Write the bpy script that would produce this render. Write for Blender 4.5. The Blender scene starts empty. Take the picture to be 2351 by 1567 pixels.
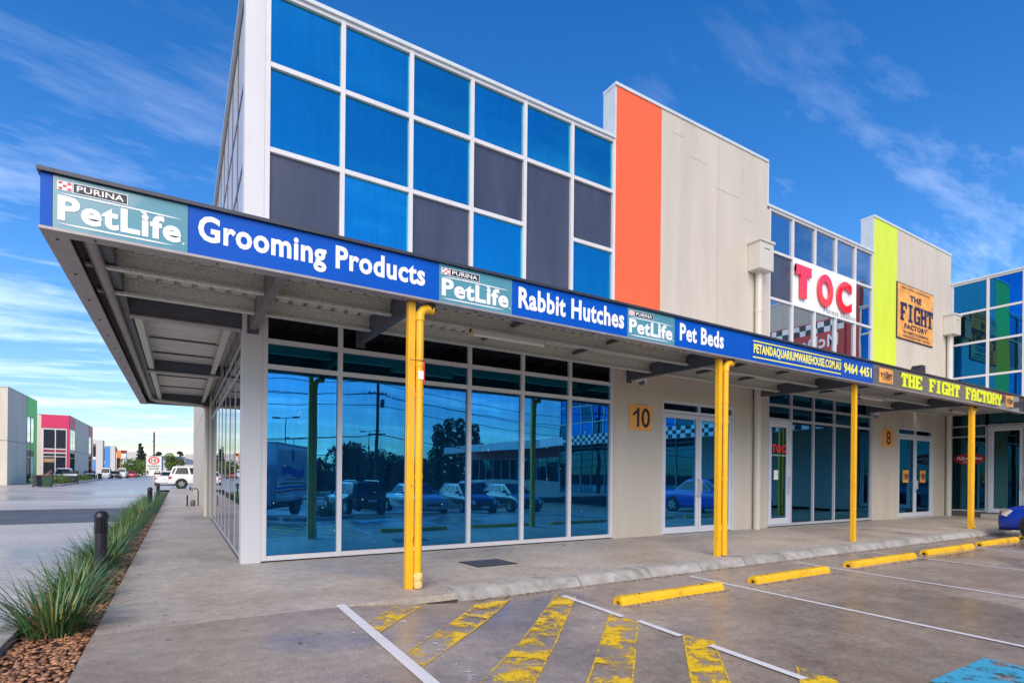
import bpy, bmesh, math, random
from math import sin, cos, pi, radians as R
from mathutils import Vector, Matrix
random.seed(7)
S = bpy.context.scene
COL = S.collection

# ------------------------------------------------------------------ camera, world, sun
YAW = math.atan(2031.5/1245.0); ROLL = math.atan(.00966)
cd = bpy.data.cameras.new("camera"); cam = bpy.data.objects.new("camera", cd); COL.objects.link(cam)
cd.sensor_fit = 'HORIZONTAL'; cd.sensor_width = 36; cd.lens = 36*1245/2351.0
cd.shift_y = 306.9/2351.0; cd.clip_start = .05; cd.clip_end = 4000
_F = Vector((cos(YAW), sin(YAW), 0)); _R = Vector((sin(YAW), -cos(YAW), 0)); _U = Vector((0, 0, 1))
_x = cos(ROLL)*_R + sin(ROLL)*_U; _y = -sin(ROLL)*_R + cos(ROLL)*_U
m = Matrix((_x, _y, -_F)).transposed().to_4x4(); m.translation = Vector((-.8248, -9.2707, 1.4))
cam.matrix_world = m
S.camera = cam

SUN_EL, SUN_AZ = R(39), R(211)          # azimuth clockwise from +Y
w = bpy.data.worlds.new("World"); S.world = w; w.use_nodes = True
nt = w.node_tree; nt.nodes.clear()
def N(t, typ, **kw):
    n = t.nodes.new(typ)
    for k, v in kw.items():
        if k in ('operation','blend_type','data_type','sky_type','sun_disc','sun_elevation','sun_rotation','air_density','dust_density','ozone_density','altitude','noise_dimensions','interpolation_type','feature','distance','clamp','use_clamp','vector_type','wave_type','bands_direction','sun_intensity'):
            setattr(n, k, v)
        else:
            n.inputs[k].default_value = v
    return n
out = N(nt, 'ShaderNodeOutputWorld'); bg = N(nt, 'ShaderNodeBackground', Strength=.15)
sky = N(nt, 'ShaderNodeTexSky', sky_type='NISHITA', sun_disc=False, sun_elevation=SUN_EL, sun_rotation=SUN_AZ, air_density=1.0, dust_density=.35, ozone_density=2.2)
hs = N(nt, 'ShaderNodeHueSaturation', Saturation=1.40, Value=.425)
hs.inputs['Hue'].default_value = .509
tc = N(nt, 'ShaderNodeTexCoord')
sep = N(nt, 'ShaderNodeSeparateXYZ'); nt.links.new(tc.outputs['Generated'], sep.inputs[0])
# project directions on a high flat cloud deck so the wisps foreshorten towards the horizon
mx = N(nt, 'ShaderNodeMath', operation='MAXIMUM'); mx.inputs[1].default_value = .03; nt.links.new(sep.outputs['Z'], mx.inputs[0])
ad = N(nt, 'ShaderNodeMath', operation='ADD'); ad.inputs[1].default_value = .12; nt.links.new(mx.outputs[0], ad.inputs[0])
dx = N(nt, 'ShaderNodeMath', operation='DIVIDE'); nt.links.new(sep.outputs['X'], dx.inputs[0]); nt.links.new(ad.outputs[0], dx.inputs[1])
dy = N(nt, 'ShaderNodeMath', operation='DIVIDE'); nt.links.new(sep.outputs['Y'], dy.inputs[0]); nt.links.new(ad.outputs[0], dy.inputs[1])
cb = N(nt, 'ShaderNodeCombineXYZ'); nt.links.new(dx.outputs[0], cb.inputs[0]); nt.links.new(dy.outputs[0], cb.inputs[1])
mp = N(nt, 'ShaderNodeMapping'); mp.inputs['Location'].default_value = (11.1, 15.3, 0); mp.inputs['Scale'].default_value = (.55, 1.5, 1); mp.inputs['Rotation'].default_value = (0, 0, R(28)); nt.links.new(cb.outputs[0], mp.inputs[0])
n1 = N(nt, 'ShaderNodeTexNoise', Scale=1.1, Detail=10, Roughness=.66, Distortion=.35); nt.links.new(mp.outputs[0], n1.inputs['Vector'])
r1 = N(nt, 'ShaderNodeMapRange'); r1.inputs[1].default_value = .495; r1.inputs[2].default_value = .82; nt.links.new(n1.outputs[0], r1.inputs[0])
# fewer clouds overhead
el = N(nt, 'ShaderNodeMapRange'); el.inputs[1].default_value = .02; el.inputs[2].default_value = .62; el.inputs[3].default_value = 1.0; el.inputs[4].default_value = .10
nt.links.new(sep.outputs['Z'], el.inputs[0])
mm = N(nt, 'ShaderNodeMath', operation='MULTIPLY', use_clamp=True); nt.links.new(r1.outputs[0], mm.inputs[0]); nt.links.new(el.outputs[0], mm.inputs[1])
m2 = N(nt, 'ShaderNodeMath', operation='MULTIPLY'); m2.inputs[1].default_value = .62; nt.links.new(mm.outputs[0], m2.inputs[0])
mix = N(nt, 'ShaderNodeMix', data_type='RGBA'); mix.inputs[7].default_value = (5.6, 5.7, 5.8, 1)
hz = N(nt, 'ShaderNodeMapRange'); hz.inputs[1].default_value = .0; hz.inputs[2].default_value = .28; hz.inputs[3].default_value = .62; hz.inputs[4].default_value = 1.0; nt.links.new(sep.outputs['Z'], hz.inputs[0])
hv = N(nt, 'ShaderNodeVectorMath', operation='SCALE'); nt.links.new(hs.outputs[0], hv.inputs[0]); nt.links.new(hz.outputs[0], hv.inputs['Scale'])
nt.links.new(sky.outputs[0], hs.inputs['Color']); nt.links.new(hv.outputs[0], mix.inputs[6]); nt.links.new(m2.outputs[0], mix.inputs[0])
nt.links.new(mix.outputs[2], bg.inputs[0]); nt.links.new(bg.outputs[0], out.inputs[0])

ld = bpy.data.lights.new("sun", 'SUN'); ld.energy = 1.25; ld.angle = R(58); ld.color = (1, .83, .62)
sun = bpy.data.objects.new("sun", ld); COL.objects.link(sun)
sd = Vector((sin(SUN_AZ)*cos(SUN_EL), cos(SUN_AZ)*cos(SUN_EL), sin(SUN_EL)))
sun.rotation_euler = sd.to_track_quat('Z', 'Y').to_euler(); sun.location = (0, -20, 40)
vs = S.view_settings; vs.view_transform = 'Standard'; vs.look = 'None'; vs.gamma = 1; vs.use_curve_mapping = False; vs.exposure = 1.72; S.cycles.diffuse_bounces = 8; S.cycles.max_bounces = 14

# ------------------------------------------------------------------ materials
MATS = {}
def principled(name):
    mt = bpy.data.materials.new(name); mt.use_nodes = True; t = mt.node_tree
    return mt, t, t.nodes['Principled BSDF']
def mat(name, c, rough=.6, metal=0, var=.12, scale=3, fine=.0, bump=.0, bscale=60, stain=None, stain_amt=.0, stretch=(1,1,1), spec=None, coat=0, island=0, chips=None):
    """plain painted / cast surface: base colour with soft mottling, optional stains and fine relief"""
    if name in MATS: return MATS[name]
    mt, t, p = principled(name); L = t.links
    geo = N(t, 'ShaderNodeNewGeometry'); mpn = N(t, 'ShaderNodeMapping'); mpn.inputs['Scale'].default_value = stretch
    L.new(geo.outputs['Position'], mpn.inputs[0])
    no = N(t, 'ShaderNodeTexNoise', Scale=scale, Detail=6, Roughness=.6); L.new(mpn.outputs[0], no.inputs['Vector'])
    mr = N(t, 'ShaderNodeMapRange'); mr.inputs[1].default_value = .3; mr.inputs[2].default_value = .7; mr.inputs[3].default_value = 1-var; mr.inputs[4].default_value = 1+var
    L.new(no.outputs[0], mr.inputs[0]); val = mr.outputs[0]
    if fine:
        nf = N(t, 'ShaderNodeTexNoise', Scale=scale*40, Detail=3, Roughness=.7); L.new(geo.outputs['Position'], nf.inputs['Vector'])
        m3 = N(t, 'ShaderNodeMapRange'); m3.inputs[1].default_value = .25; m3.inputs[2].default_value = .75; m3.inputs[3].default_value = 1-fine; m3.inputs[4].default_value = 1+fine
        L.new(nf.outputs[0], m3.inputs[0]); mu = N(t, 'ShaderNodeMath', operation='MULTIPLY'); L.new(val, mu.inputs[0]); L.new(m3.outputs[0], mu.inputs[1]); val = mu.outputs[0]
    if island:
        m4 = N(t, 'ShaderNodeMapRange'); m4.inputs[3].default_value = 1-island; m4.inputs[4].default_value = 1+island
        L.new(geo.outputs['Random Per Island'], m4.inputs[0]); mu = N(t, 'ShaderNodeMath', operation='MULTIPLY'); L.new(val, mu.inputs[0]); L.new(m4.outputs[0], mu.inputs[1]); val = mu.outputs[0]
    vm = N(t, 'ShaderNodeVectorMath', operation='SCALE'); vm.inputs[0].default_value = c; L.new(val, vm.inputs['Scale'])
    colr = vm.outputs[0]
    if stain:
        ns = N(t, 'ShaderNodeTexNoise', Scale=scale*.45, Detail=8, Roughness=.68, Distortion=.4); L.new(mpn.outputs[0], ns.inputs['Vector'])
        ms = N(t, 'ShaderNodeMapRange'); ms.inputs[1].default_value = .5; ms.inputs[2].default_value = .72; ms.inputs[4].default_value = stain_amt
        L.new(ns.outputs[0], ms.inputs[0]); mxn = N(t, 'ShaderNodeMix', data_type='RGBA'); L.new(ms.outputs[0], mxn.inputs[0]); L.new(colr, mxn.inputs[6]); mxn.inputs[7].default_value = (*stain, 1)
        colr = mxn.outputs[2]
    if chips:
        nc = N(t, 'ShaderNodeTexNoise', Scale=17, Detail=7, Roughness=.6, Distortion=.6); L.new(geo.outputs['Position'], nc.inputs['Vector'])
        mc = N(t, 'ShaderNodeMapRange'); mc.inputs[1].default_value = .675; mc.inputs[2].default_value = .695; L.new(nc.outputs[0], mc.inputs[0]); mxc = N(t, 'ShaderNodeMix', data_type='RGBA'); L.new(mc.outputs[0], mxc.inputs[0]); L.new(colr, mxc.inputs[6]); mxc.inputs[7].default_value = (*chips, 1)
        colr = mxc.outputs[2]
    L.new(colr, p.inputs['Base Color']); p.inputs['Roughness'].default_value = rough; p.inputs['Metallic'].default_value = metal
    if spec is not None: p.inputs['Specular IOR Level'].default_value = spec
    if coat: p.inputs['Coat Weight'].default_value = coat; p.inputs['Coat Roughness'].default_value = .04
    if bump:
        nb = N(t, 'ShaderNodeTexNoise', Scale=bscale, Detail=4); L.new(geo.outputs['Position'], nb.inputs['Vector'])
        bp = N(t, 'ShaderNodeBump', Strength=bump, Distance=.01); L.new(nb.outputs[0], bp.inputs['Height']); L.new(bp.outputs[0], p.inputs['Normal'])
    MATS[name] = mt; return mt
def glass(name, tint, base, refl=.9, wob=.0022, streak=.0):
    """mirror film glazing: tinted reflection over a dark tinted body, with the slight waviness of real panes"""
    mt, t, p = principled(name); L = t.links; t.nodes.remove(p)
    o = [n for n in t.nodes if n.type == 'OUTPUT_MATERIAL'][0]
    geo = N(t, 'ShaderNodeNewGeometry')
    nb = N(t, 'ShaderNodeTexNoise', Scale=.9, Detail=1.5); L.new(geo.outputs['Position'], nb.inputs['Vector'])
    oi = t.nodes.new('ShaderNodeObjectInfo'); om = N(t, 'ShaderNodeVectorMath', operation='SCALE'); om.inputs[0].default_value = (40, 25, 60); L.new(oi.outputs['Random'], om.inputs['Scale'])
    oa = N(t, 'ShaderNodeVectorMath', operation='ADD'); L.new(geo.outputs['Position'], oa.inputs[0]); L.new(om.outputs[0], oa.inputs[1]); L.new(oa.outputs[0], nb.inputs['Vector'])
    bp = N(t, 'ShaderNodeBump', Strength=1, Distance=wob); L.new(nb.outputs[0], bp.inputs['Height'])
    ov_ = N(t, 'ShaderNodeMapRange'); ov_.inputs[3].default_value = .84; ov_.inputs[4].default_value = 1.12; L.new(oi.outputs['Random'], ov_.inputs[0])
    tv = N(t, 'ShaderNodeVectorMath', operation='SCALE'); tv.inputs[0].default_value = tint; L.new(ov_.outputs[0], tv.inputs['Scale'])
    gl = N(t, 'ShaderNodeBsdfGlossy', Roughness=.0); L.new(tv.outputs[0], gl.inputs[0]); L.new(bp.outputs[0], gl.inputs['Normal'])
    df = N(t, 'ShaderNodeBsdfDiffuse'); df.inputs[0].default_value = (*base, 1)
    ms = N(t, 'ShaderNodeMixShader'); ms.inputs[0].default_value = refl
    # rain streaks and wiped smears
    mpn = N(t, 'ShaderNodeMapping'); mpn.inputs['Scale'].default_value = (9, 9, .8); L.new(geo.outputs['Position'], mpn.inputs[0])
    ns = N(t, 'ShaderNodeTexNoise', Scale=1.2, Detail=6, Roughness=.6); L.new(mpn.outputs[0], ns.inputs['Vector'])
    mr = N(t, 'ShaderNodeMapRange'); mr.inputs[1].default_value = .35; mr.inputs[2].default_value = .7; mr.inputs[3].default_value = refl; mr.inputs[4].default_value = refl-.10-streak
    L.new(ns.outputs[0], mr.inputs[0]); L.new(mr.outputs[0], ms.inputs[0])
    L.new(df.outputs[0], ms.inputs[1]); L.new(gl.outputs[0], ms.inputs[2]); L.new(ms.outputs[0], o.inputs[0])
    MATS[name] = mt; return mt

def wetground(name, c1, c2, sc=.5, rough=(.5, .16), wet=.5, stain=(.2,.12,.06), wetscale=.35, stretch=(1,1,1), spec=.3, stain_amt=.25, fine=.26):
    mt, t, p = principled(name); L = t.links
    geo = N(t, 'ShaderNodeNewGeometry'); mpn = N(t, 'ShaderNodeMapping'); mpn.inputs['Scale'].default_value = stretch; L.new(geo.outputs['Position'], mpn.inputs[0])
    a = N(t, 'ShaderNodeTexNoise', Scale=sc, Detail=10, Roughness=.62, Distortion=.3); L.new(mpn.outputs[0], a.inputs['Vector'])
    ar = N(t, 'ShaderNodeMapRange'); ar.inputs[1].default_value = .33; ar.inputs[2].default_value = .67; L.new(a.outputs[0], ar.inputs[0])
    mx1 = N(t, 'ShaderNodeMix', data_type='RGBA'); mx1.inputs[6].default_value = (*c1, 1); mx1.inputs[7].default_value = (*c2, 1); L.new(ar.outputs[0], mx1.inputs[0])
    f = N(t, 'ShaderNodeTexNoise', Scale=38, Detail=4, Roughness=.75); L.new(geo.outputs['Position'], f.inputs['Vector'])
    fr = N(t, 'ShaderNodeMapRange'); fr.inputs[1].default_value = .3; fr.inputs[2].default_value = .7; fr.inputs[3].default_value = 1-fine; fr.inputs[4].default_value = 1+fine; L.new(f.outputs[0], fr.inputs[0])
    sp = N(t, 'ShaderNodeTexVoronoi', Scale=2.2); L.new(geo.outputs['Position'], sp.inputs['Vector'])      # oil drips and gum spots
    spr = N(t, 'ShaderNodeMapRange'); spr.inputs[1].default_value = .03; spr.inputs[2].default_value = .07; spr.inputs[3].default_value = .45; spr.inputs[4].default_value = 1; L.new(sp.outputs['Distance'], spr.inputs[0])
    mu = N(t, 'ShaderNodeMath', operation='MULTIPLY'); L.new(fr.outputs[0], mu.inputs[0]); L.new(spr.outputs[0], mu.inputs[1])
    st = N(t, 'ShaderNodeTexNoise', Scale=sc*.8, Detail=7, Roughness=.65, Distortion=.8)
    mp2 = N(t, 'ShaderNodeMapping'); mp2.inputs['Location'].default_value = (31, 7, 2); L.new(mpn.outputs[0], mp2.inputs[0]); L.new(mp2.outputs[0], st.inputs['Vector'])
    sr = N(t, 'ShaderNodeMapRange'); sr.inputs[1].default_value = .56; sr.inputs[2].default_value = .72; sr.inputs[4].default_value = stain_amt; L.new(st.outputs[0], sr.inputs[0])
    mx2 = N(t, 'ShaderNodeMix', data_type='RGBA'); mx2.inputs[7].default_value = (*stain, 1); L.new(sr.outputs[0], mx2.inputs[0]); L.new(mx1.outputs[2], mx2.inputs[6])
    sc1 = N(t, 'ShaderNodeVectorMath', operation='SCALE'); L.new(mx2.outputs[2], sc1.inputs[0]); L.new(mu.outputs[0], sc1.inputs['Scale'])
    # damp patches: darker and glossier
    wn = N(t, 'ShaderNodeTexNoise', Scale=wetscale, Detail=5, Roughness=.55, Distortion=.6); L.new(mp2.outputs[0], wn.inputs['Vector'])
    wr = N(t, 'ShaderNodeMapRange'); wr.inputs[1].default_value = .62-.25*wet; wr.inputs[2].default_value = .72-.2*wet; L.new(wn.outputs[0], wr.inputs[0])
    md_ = N(t, 'ShaderNodeTexNoise', Scale=7, Detail=9, Roughness=.72); L.new(geo.outputs['Position'], md_.inputs['Vector'])
    mdr = N(t, 'ShaderNodeMapRange'); mdr.inputs[1].default_value = .3; mdr.inputs[2].default_value = .7; mdr.inputs[3].default_value = .74; mdr.inputs[4].default_value = 1.22; L.new(md_.outputs[0], mdr.inputs[0])
    mu2 = N(t, 'ShaderNodeMath', operation='MULTIPLY'); L.new(mu.outputs[0], mu2.inputs[0]); L.new(mdr.outputs[0], mu2.inputs[1]); L.new(mu2.outputs[0], sc1.inputs['Scale'])
    rr = N(t, 'ShaderNodeMapRange'); rr.inputs[3].default_value = rough[0]; rr.inputs[4].default_value = rough[1]; L.new(wr.outputs[0], rr.inputs[0])
    dk = N(t, 'ShaderNodeMapRange'); dk.inputs[3].default_value = 1; dk.inputs[4].default_value = .74; L.new(wr.outputs[0], dk.inputs[0])
    sc2 = N(t, 'ShaderNodeVectorMath', operation='SCALE'); L.new(sc1.outputs[0], sc2.inputs[0]); L.new(dk.outputs[0], sc2.inputs['Scale'])
    L.new(sc2.outputs[0], p.inputs['Base Color']); L.new(rr.outputs[0], p.inputs['Roughness']); p.inputs['Specular IOR Level'].default_value = spec
    bp = N(t, 'ShaderNodeBump', Strength=.35, Distance=.006); L.new(f.outputs[0], bp.inputs['Height']); L.new(bp.outputs[0], p.inputs['Normal'])
    MATS[name] = mt; return mt
def paint(name, c, wear=.5, sc=2.2):
    mt, t, p = principled(name); L = t.links
    o = [n for n in t.nodes if n.type == 'OUTPUT_MATERIAL'][0]
    geo = N(t, 'ShaderNodeNewGeometry')
    a = N(t, 'ShaderNodeTexNoise', Scale=sc, Detail=12, Roughness=.74, Distortion=.25); L.new(geo.outputs['Position'], a.inputs['Vector'])
    ar = N(t, 'ShaderNodeMapRange'); ar.inputs[1].default_value = .22+wear*.46; ar.inputs[2].default_value = .30+wear*.46
    a2 = N(t, 'ShaderNodeTexNoise', Scale=sc*14, Detail=6, Roughness=.8); L.new(geo.outputs['Position'], a2.inputs['Vector'])
    a3 = N(t, 'ShaderNodeMath', operation='MULTIPLY_ADD'); a3.inputs[1].default_value = .30; L.new(a2.outputs[0], a3.inputs[0]); a4 = N(t, 'ShaderNodeMath', operation='SUBTRACT'); L.new(a.outputs[0], a4.inputs[0]); a4.inputs[1].default_value = .15; L.new(a4.outputs[0], a3.inputs[2]); L.new(a3.outputs[0], ar.inputs[0])
    tr = N(t, 'ShaderNodeBsdfTransparent'); ms = N(t, 'ShaderNodeMixShader'); L.new(ar.outputs[0], ms.inputs[0])
    L.new(tr.outputs[0], ms.inputs[1]); L.new(p.outputs[0], ms.inputs[2]); L.new(ms.outputs[0], o.inputs[0])
    f = N(t, 'ShaderNodeTexNoise', Scale=30, Detail=5); L.new(geo.outputs['Position'], f.inputs['Vector'])
    fr = N(t, 'ShaderNodeMapRange'); fr.inputs[3].default_value = .8; fr.inputs[4].default_value = 1.12; L.new(f.outputs[0], fr.inputs[0])
    s = N(t, 'ShaderNodeVectorMath', operation='SCALE'); s.inputs[0].default_value = c; L.new(fr.outputs[0], s.inputs['Scale']); L.new(s.outputs[0], p.inputs['Base Color'])
    p.inputs['Roughness'].default_value = .45
    MATS[name] = mt; return mt

white_al = mat('white_aluminium', (.64,.64,.66), .4, var=.05, scale=2)
grey_al = mat('grey_aluminium', (.42,.45,.50), .4, var=.06, scale=2)
silver_al = mat('door_frame_aluminium', (.60,.64,.72), .38, var=.05, scale=2)
column_w = mat('column_paint', (.62,.63,.66), .5, var=.05, scale=1, stretch=(3,3,.5), stain=(.45,.42,.38), stain_amt=.15)
gasket = mat('black_gasket', (.012,.012,.016), .6)
g_blue = glass('blue_mirror_glass', (.055,.35,.70), (.006,.07,.20), .85, streak=.06)
g_unit2 = glass('steel_blue_glass', (.50,.60,.70), (.01,.04,.09), .9)
g_dark = glass('dark_blue_glass', (.05,.22,.40), (.003,.012,.03), .9)
g_shade_navy = glass('shaded_navy_glass', (.02,.26,.40), (.002,.008,.02), .9)  # awning shade over the second pane row put into the tint
g_shade_black = glass('awning_shade_glass', (.03,.035,.045), (.006,.004,.005), .9)  # dark reflection of the awning underside put into the top row's tint
g_side = glass('grey_side_glass', (.78,.77,.80), (.03,.03,.035), .9, .0015)
g_wing = glass('wing_glass', (.012,.20,.55), (.0,.03,.1), .92)
g_wingd = glass('wing_dark_glass', (.05,.16,.22), (.004,.01,.014), .85)
charcoal = mat('charcoal_spandrel', (.055,.062,.095), .22, var=.25, scale=.8, stretch=(2,2,.4), spec=.6)
orange = mat('orange_render', (.90,.125,.04), .6, var=.06, scale=1.2, stretch=(2,2,.5), fine=.03, stain=(.55,.13,.07), stain_amt=.25)
lime = mat('lime_render', (.60,.76,.05), .6, var=.05, scale=1.2, stretch=(2,2,.5), fine=.03)
beige = mat('beige_tilt_slab', (.54,.50,.43), .75, var=.07, scale=.8, stretch=(2.4,2.4,.35), fine=.04, bump=.15, bscale=40, stain=(.36,.34,.31), stain_amt=.35)
beige2 = mat('estate_beige_slab', (.68,.62,.52), .8, var=.08, scale=.5, stretch=(2.4,2.4,.35), fine=.03, stain=(.36,.34,.31), stain_amt=.4)
pipe_b = mat('beige_pipe', (.58,.56,.50), .45, var=.04)
coping = mat('pale_coping', (.55,.62,.66), .4, var=.08, scale=2)
galv = mat('galvanised_steel', (.62,.63,.58), .45, .25, var=.28, scale=35, fine=.18)
sheet = mat('roof_sheet_underside', (.66,.65,.62), .45, .25, var=.1, scale=2)
beam_m = mat('dark_steel_paint', (.075,.085,.11), .45, var=.2, scale=6, stain=(.12,.05,.03), stain_amt=.25)
fas_dark = mat('dark_fascia_trim', (.05,.055,.07), .4, .3, var=.15, scale=5)
fas_under = mat('fascia_underside', (.36,.33,.33), .45, .3, var=.14, scale=6)
yellow = mat('yellow_gloss_paint', (.88,.47,.012), .32, var=.06, scale=3, fine=.02, stain=(.50,.25,.03), stain_amt=.35, chips=(.16,.07,.03))
yellow_ws = mat('wheel_stop_yellow', (.86,.50,.012), .42, var=.1, scale=6, stain=(.10,.06,.03), stain_amt=.7, chips=(.04,.03,.025))
kerb_m = mat('weathered_kerb', (.36,.35,.33), .8, var=.22, scale=5, fine=.2, bump=.5, bscale=70, stain=(.13,.14,.10), stain_amt=.85)
sign_blue = mat('sign_royal_blue', (.0,.088,.50), .42, var=.07, scale=1.4, spec=.2)
sign_blue2 = mat('sign_deep_blue', (.0,.075,.43), .42, var=.08, scale=1.4, spec=.2)
sign_teal = mat('sign_teal', (.09,.29,.36), .25, var=.05, coat=.4)
sign_grey = mat('sign_charcoal', (.07,.07,.075), .18, var=.12, scale=3, coat=.6)
txt_w = mat('white_vinyl', (.86,.88,.90), .4, var=.03)
txt_y = mat('yellow_vinyl', (.95,.88,.12), .4, var=.03)
txt_ac = mat('acid_yellow_letter', (.80,.90,.02), .35, var=.04)
txt_k = mat('black_vinyl', (.015,.015,.02), .4, var=.03)
txt_r = mat('red_vinyl', (.75,.02,.04), .4, var=.03)
toc_red = mat('red_acrylic', (.85,.015,.04), .08, var=.06, scale=1, coat=.8)
toc_side = mat('red_acrylic_side', (.45,.005,.015), .3, var=.04)
poster_o = mat('orange_poster', (.80,.38,.08), .5, var=.32, scale=3, stain=(.35,.14,.03), stain_amt=.5)
plaque_o = mat('orange_plaque', (.88,.40,.10), .5, var=.06)
navy = mat('navy_ink', (.02,.022,.06), .4)
tube_m = mat('light_diffuser', (.75,.74,.68), .35, var=.03)
black_pl = mat('black_powdercoat', (.014,.016,.024), .35, var=.15, scale=9)
chrome = mat('polished_handle', (.72,.72,.74), .2, .9)
steel = mat('galvanised_post', (.50,.53,.55), .4, .6, var=.1, scale=9)
iron = mat('cast_iron_cover', (.10,.10,.095), .55, .4, var=.3, scale=20)
path_m = wetground('path_concrete', (.345,.30,.25), (.52,.475,.415), .55, (.55,.3), .15, (.17,.115,.07), stain_amt=.4)
lot_m = wetground('car_park_concrete', (.275,.22,.172), (.455,.39,.32), .42, (.40,.12), .68, (.17,.09,.045), stain_amt=.4)
road_m = wetground('road_concrete', (.38,.355,.32), (.55,.515,.47), .22, (.42,.18), .5, (.13,.11,.11), .22, stretch=(.35,1.4,1), stain_amt=.3)
asph_m = wetground('asphalt', (.075,.078,.088), (.115,.115,.125), .6, (.6,.4), .2, (.04,.04,.045), fine=.3)
ground_m = mat('bare_ground', (.22,.20,.18), .9, var=.2, scale=.3)
joint_m = mat('joint_dirt', (.055,.045,.038), .9, var=.3, scale=8)
white_line = paint('white_road_paint', (.78,.78,.78), .22, 5)
white_worn = paint('worn_white_road_paint', (.72,.72,.72), .72, 7)
yellow_worn = paint('worn_yellow_road_paint', (.95,.62,.01), .54, 3.4)
yellow_edge = paint('yellow_paint_edge', (.80,.55,.03), .48, 7)
yellow_faint = paint('faint_yellow_road_paint', (.62,.46,.10), .62, 11)
cyan_worn = paint('worn_blue_road_paint', (.05,.42,.62), .40, 5)
soil = mat('dark_mulch', (.05,.03,.02), .95, var=.4, scale=15)
def leafmat(name, a, b, tr=.0, r=.45):
    mt, t, p = principled(name); L = t.links
    geo = N(t, 'ShaderNodeNewGeometry'); mxn = N(t, 'ShaderNodeMix', data_type='RGBA')
    mxn.inputs[6].default_value = (*a, 1); mxn.inputs[7].default_value = (*b, 1); L.new(geo.outputs['Random Per Island'], mxn.inputs[0])
    L.new(mxn.outputs[2], p.inputs['Base Color']); p.inputs['Roughness'].default_value = r
    MATS[name] = mt; return mt
blade_m = leafmat('strappy_leaf', (.030,.085,.035), (.10,.21,.055))
dead_m = leafmat('dry_straw_leaf', (.30,.15,.06), (.50,.34,.16))
flower_m = leafmat('dry_flower_spike', (.30,.12,.03), (.55,.30,.06))
tree_m = leafmat('tree_leaf', (.022,.05,.02), (.06,.10,.03), r=.6)
conif_m = leafmat('conifer_leaf', (.015,.035,.025), (.05,.07,.035), r=.7)
shrub_m = leafmat('shrub_leaf', (.05,.11,.02), (.17,.24,.05), r=.6)
bark = mat('bark', (.10,.07,.05), .9, var=.3, scale=8)
timber = mat('weathered_timber_pole', (.09,.055,.045), .9, var=.2, scale=5)
peb_m = leafmat('river_pebble', (.09,.03,.018), (.50,.26,.13), r=.5)
litter_m = leafmat('litter', (.10,.05,.03), (.60,.52,.44), r=.7)

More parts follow.
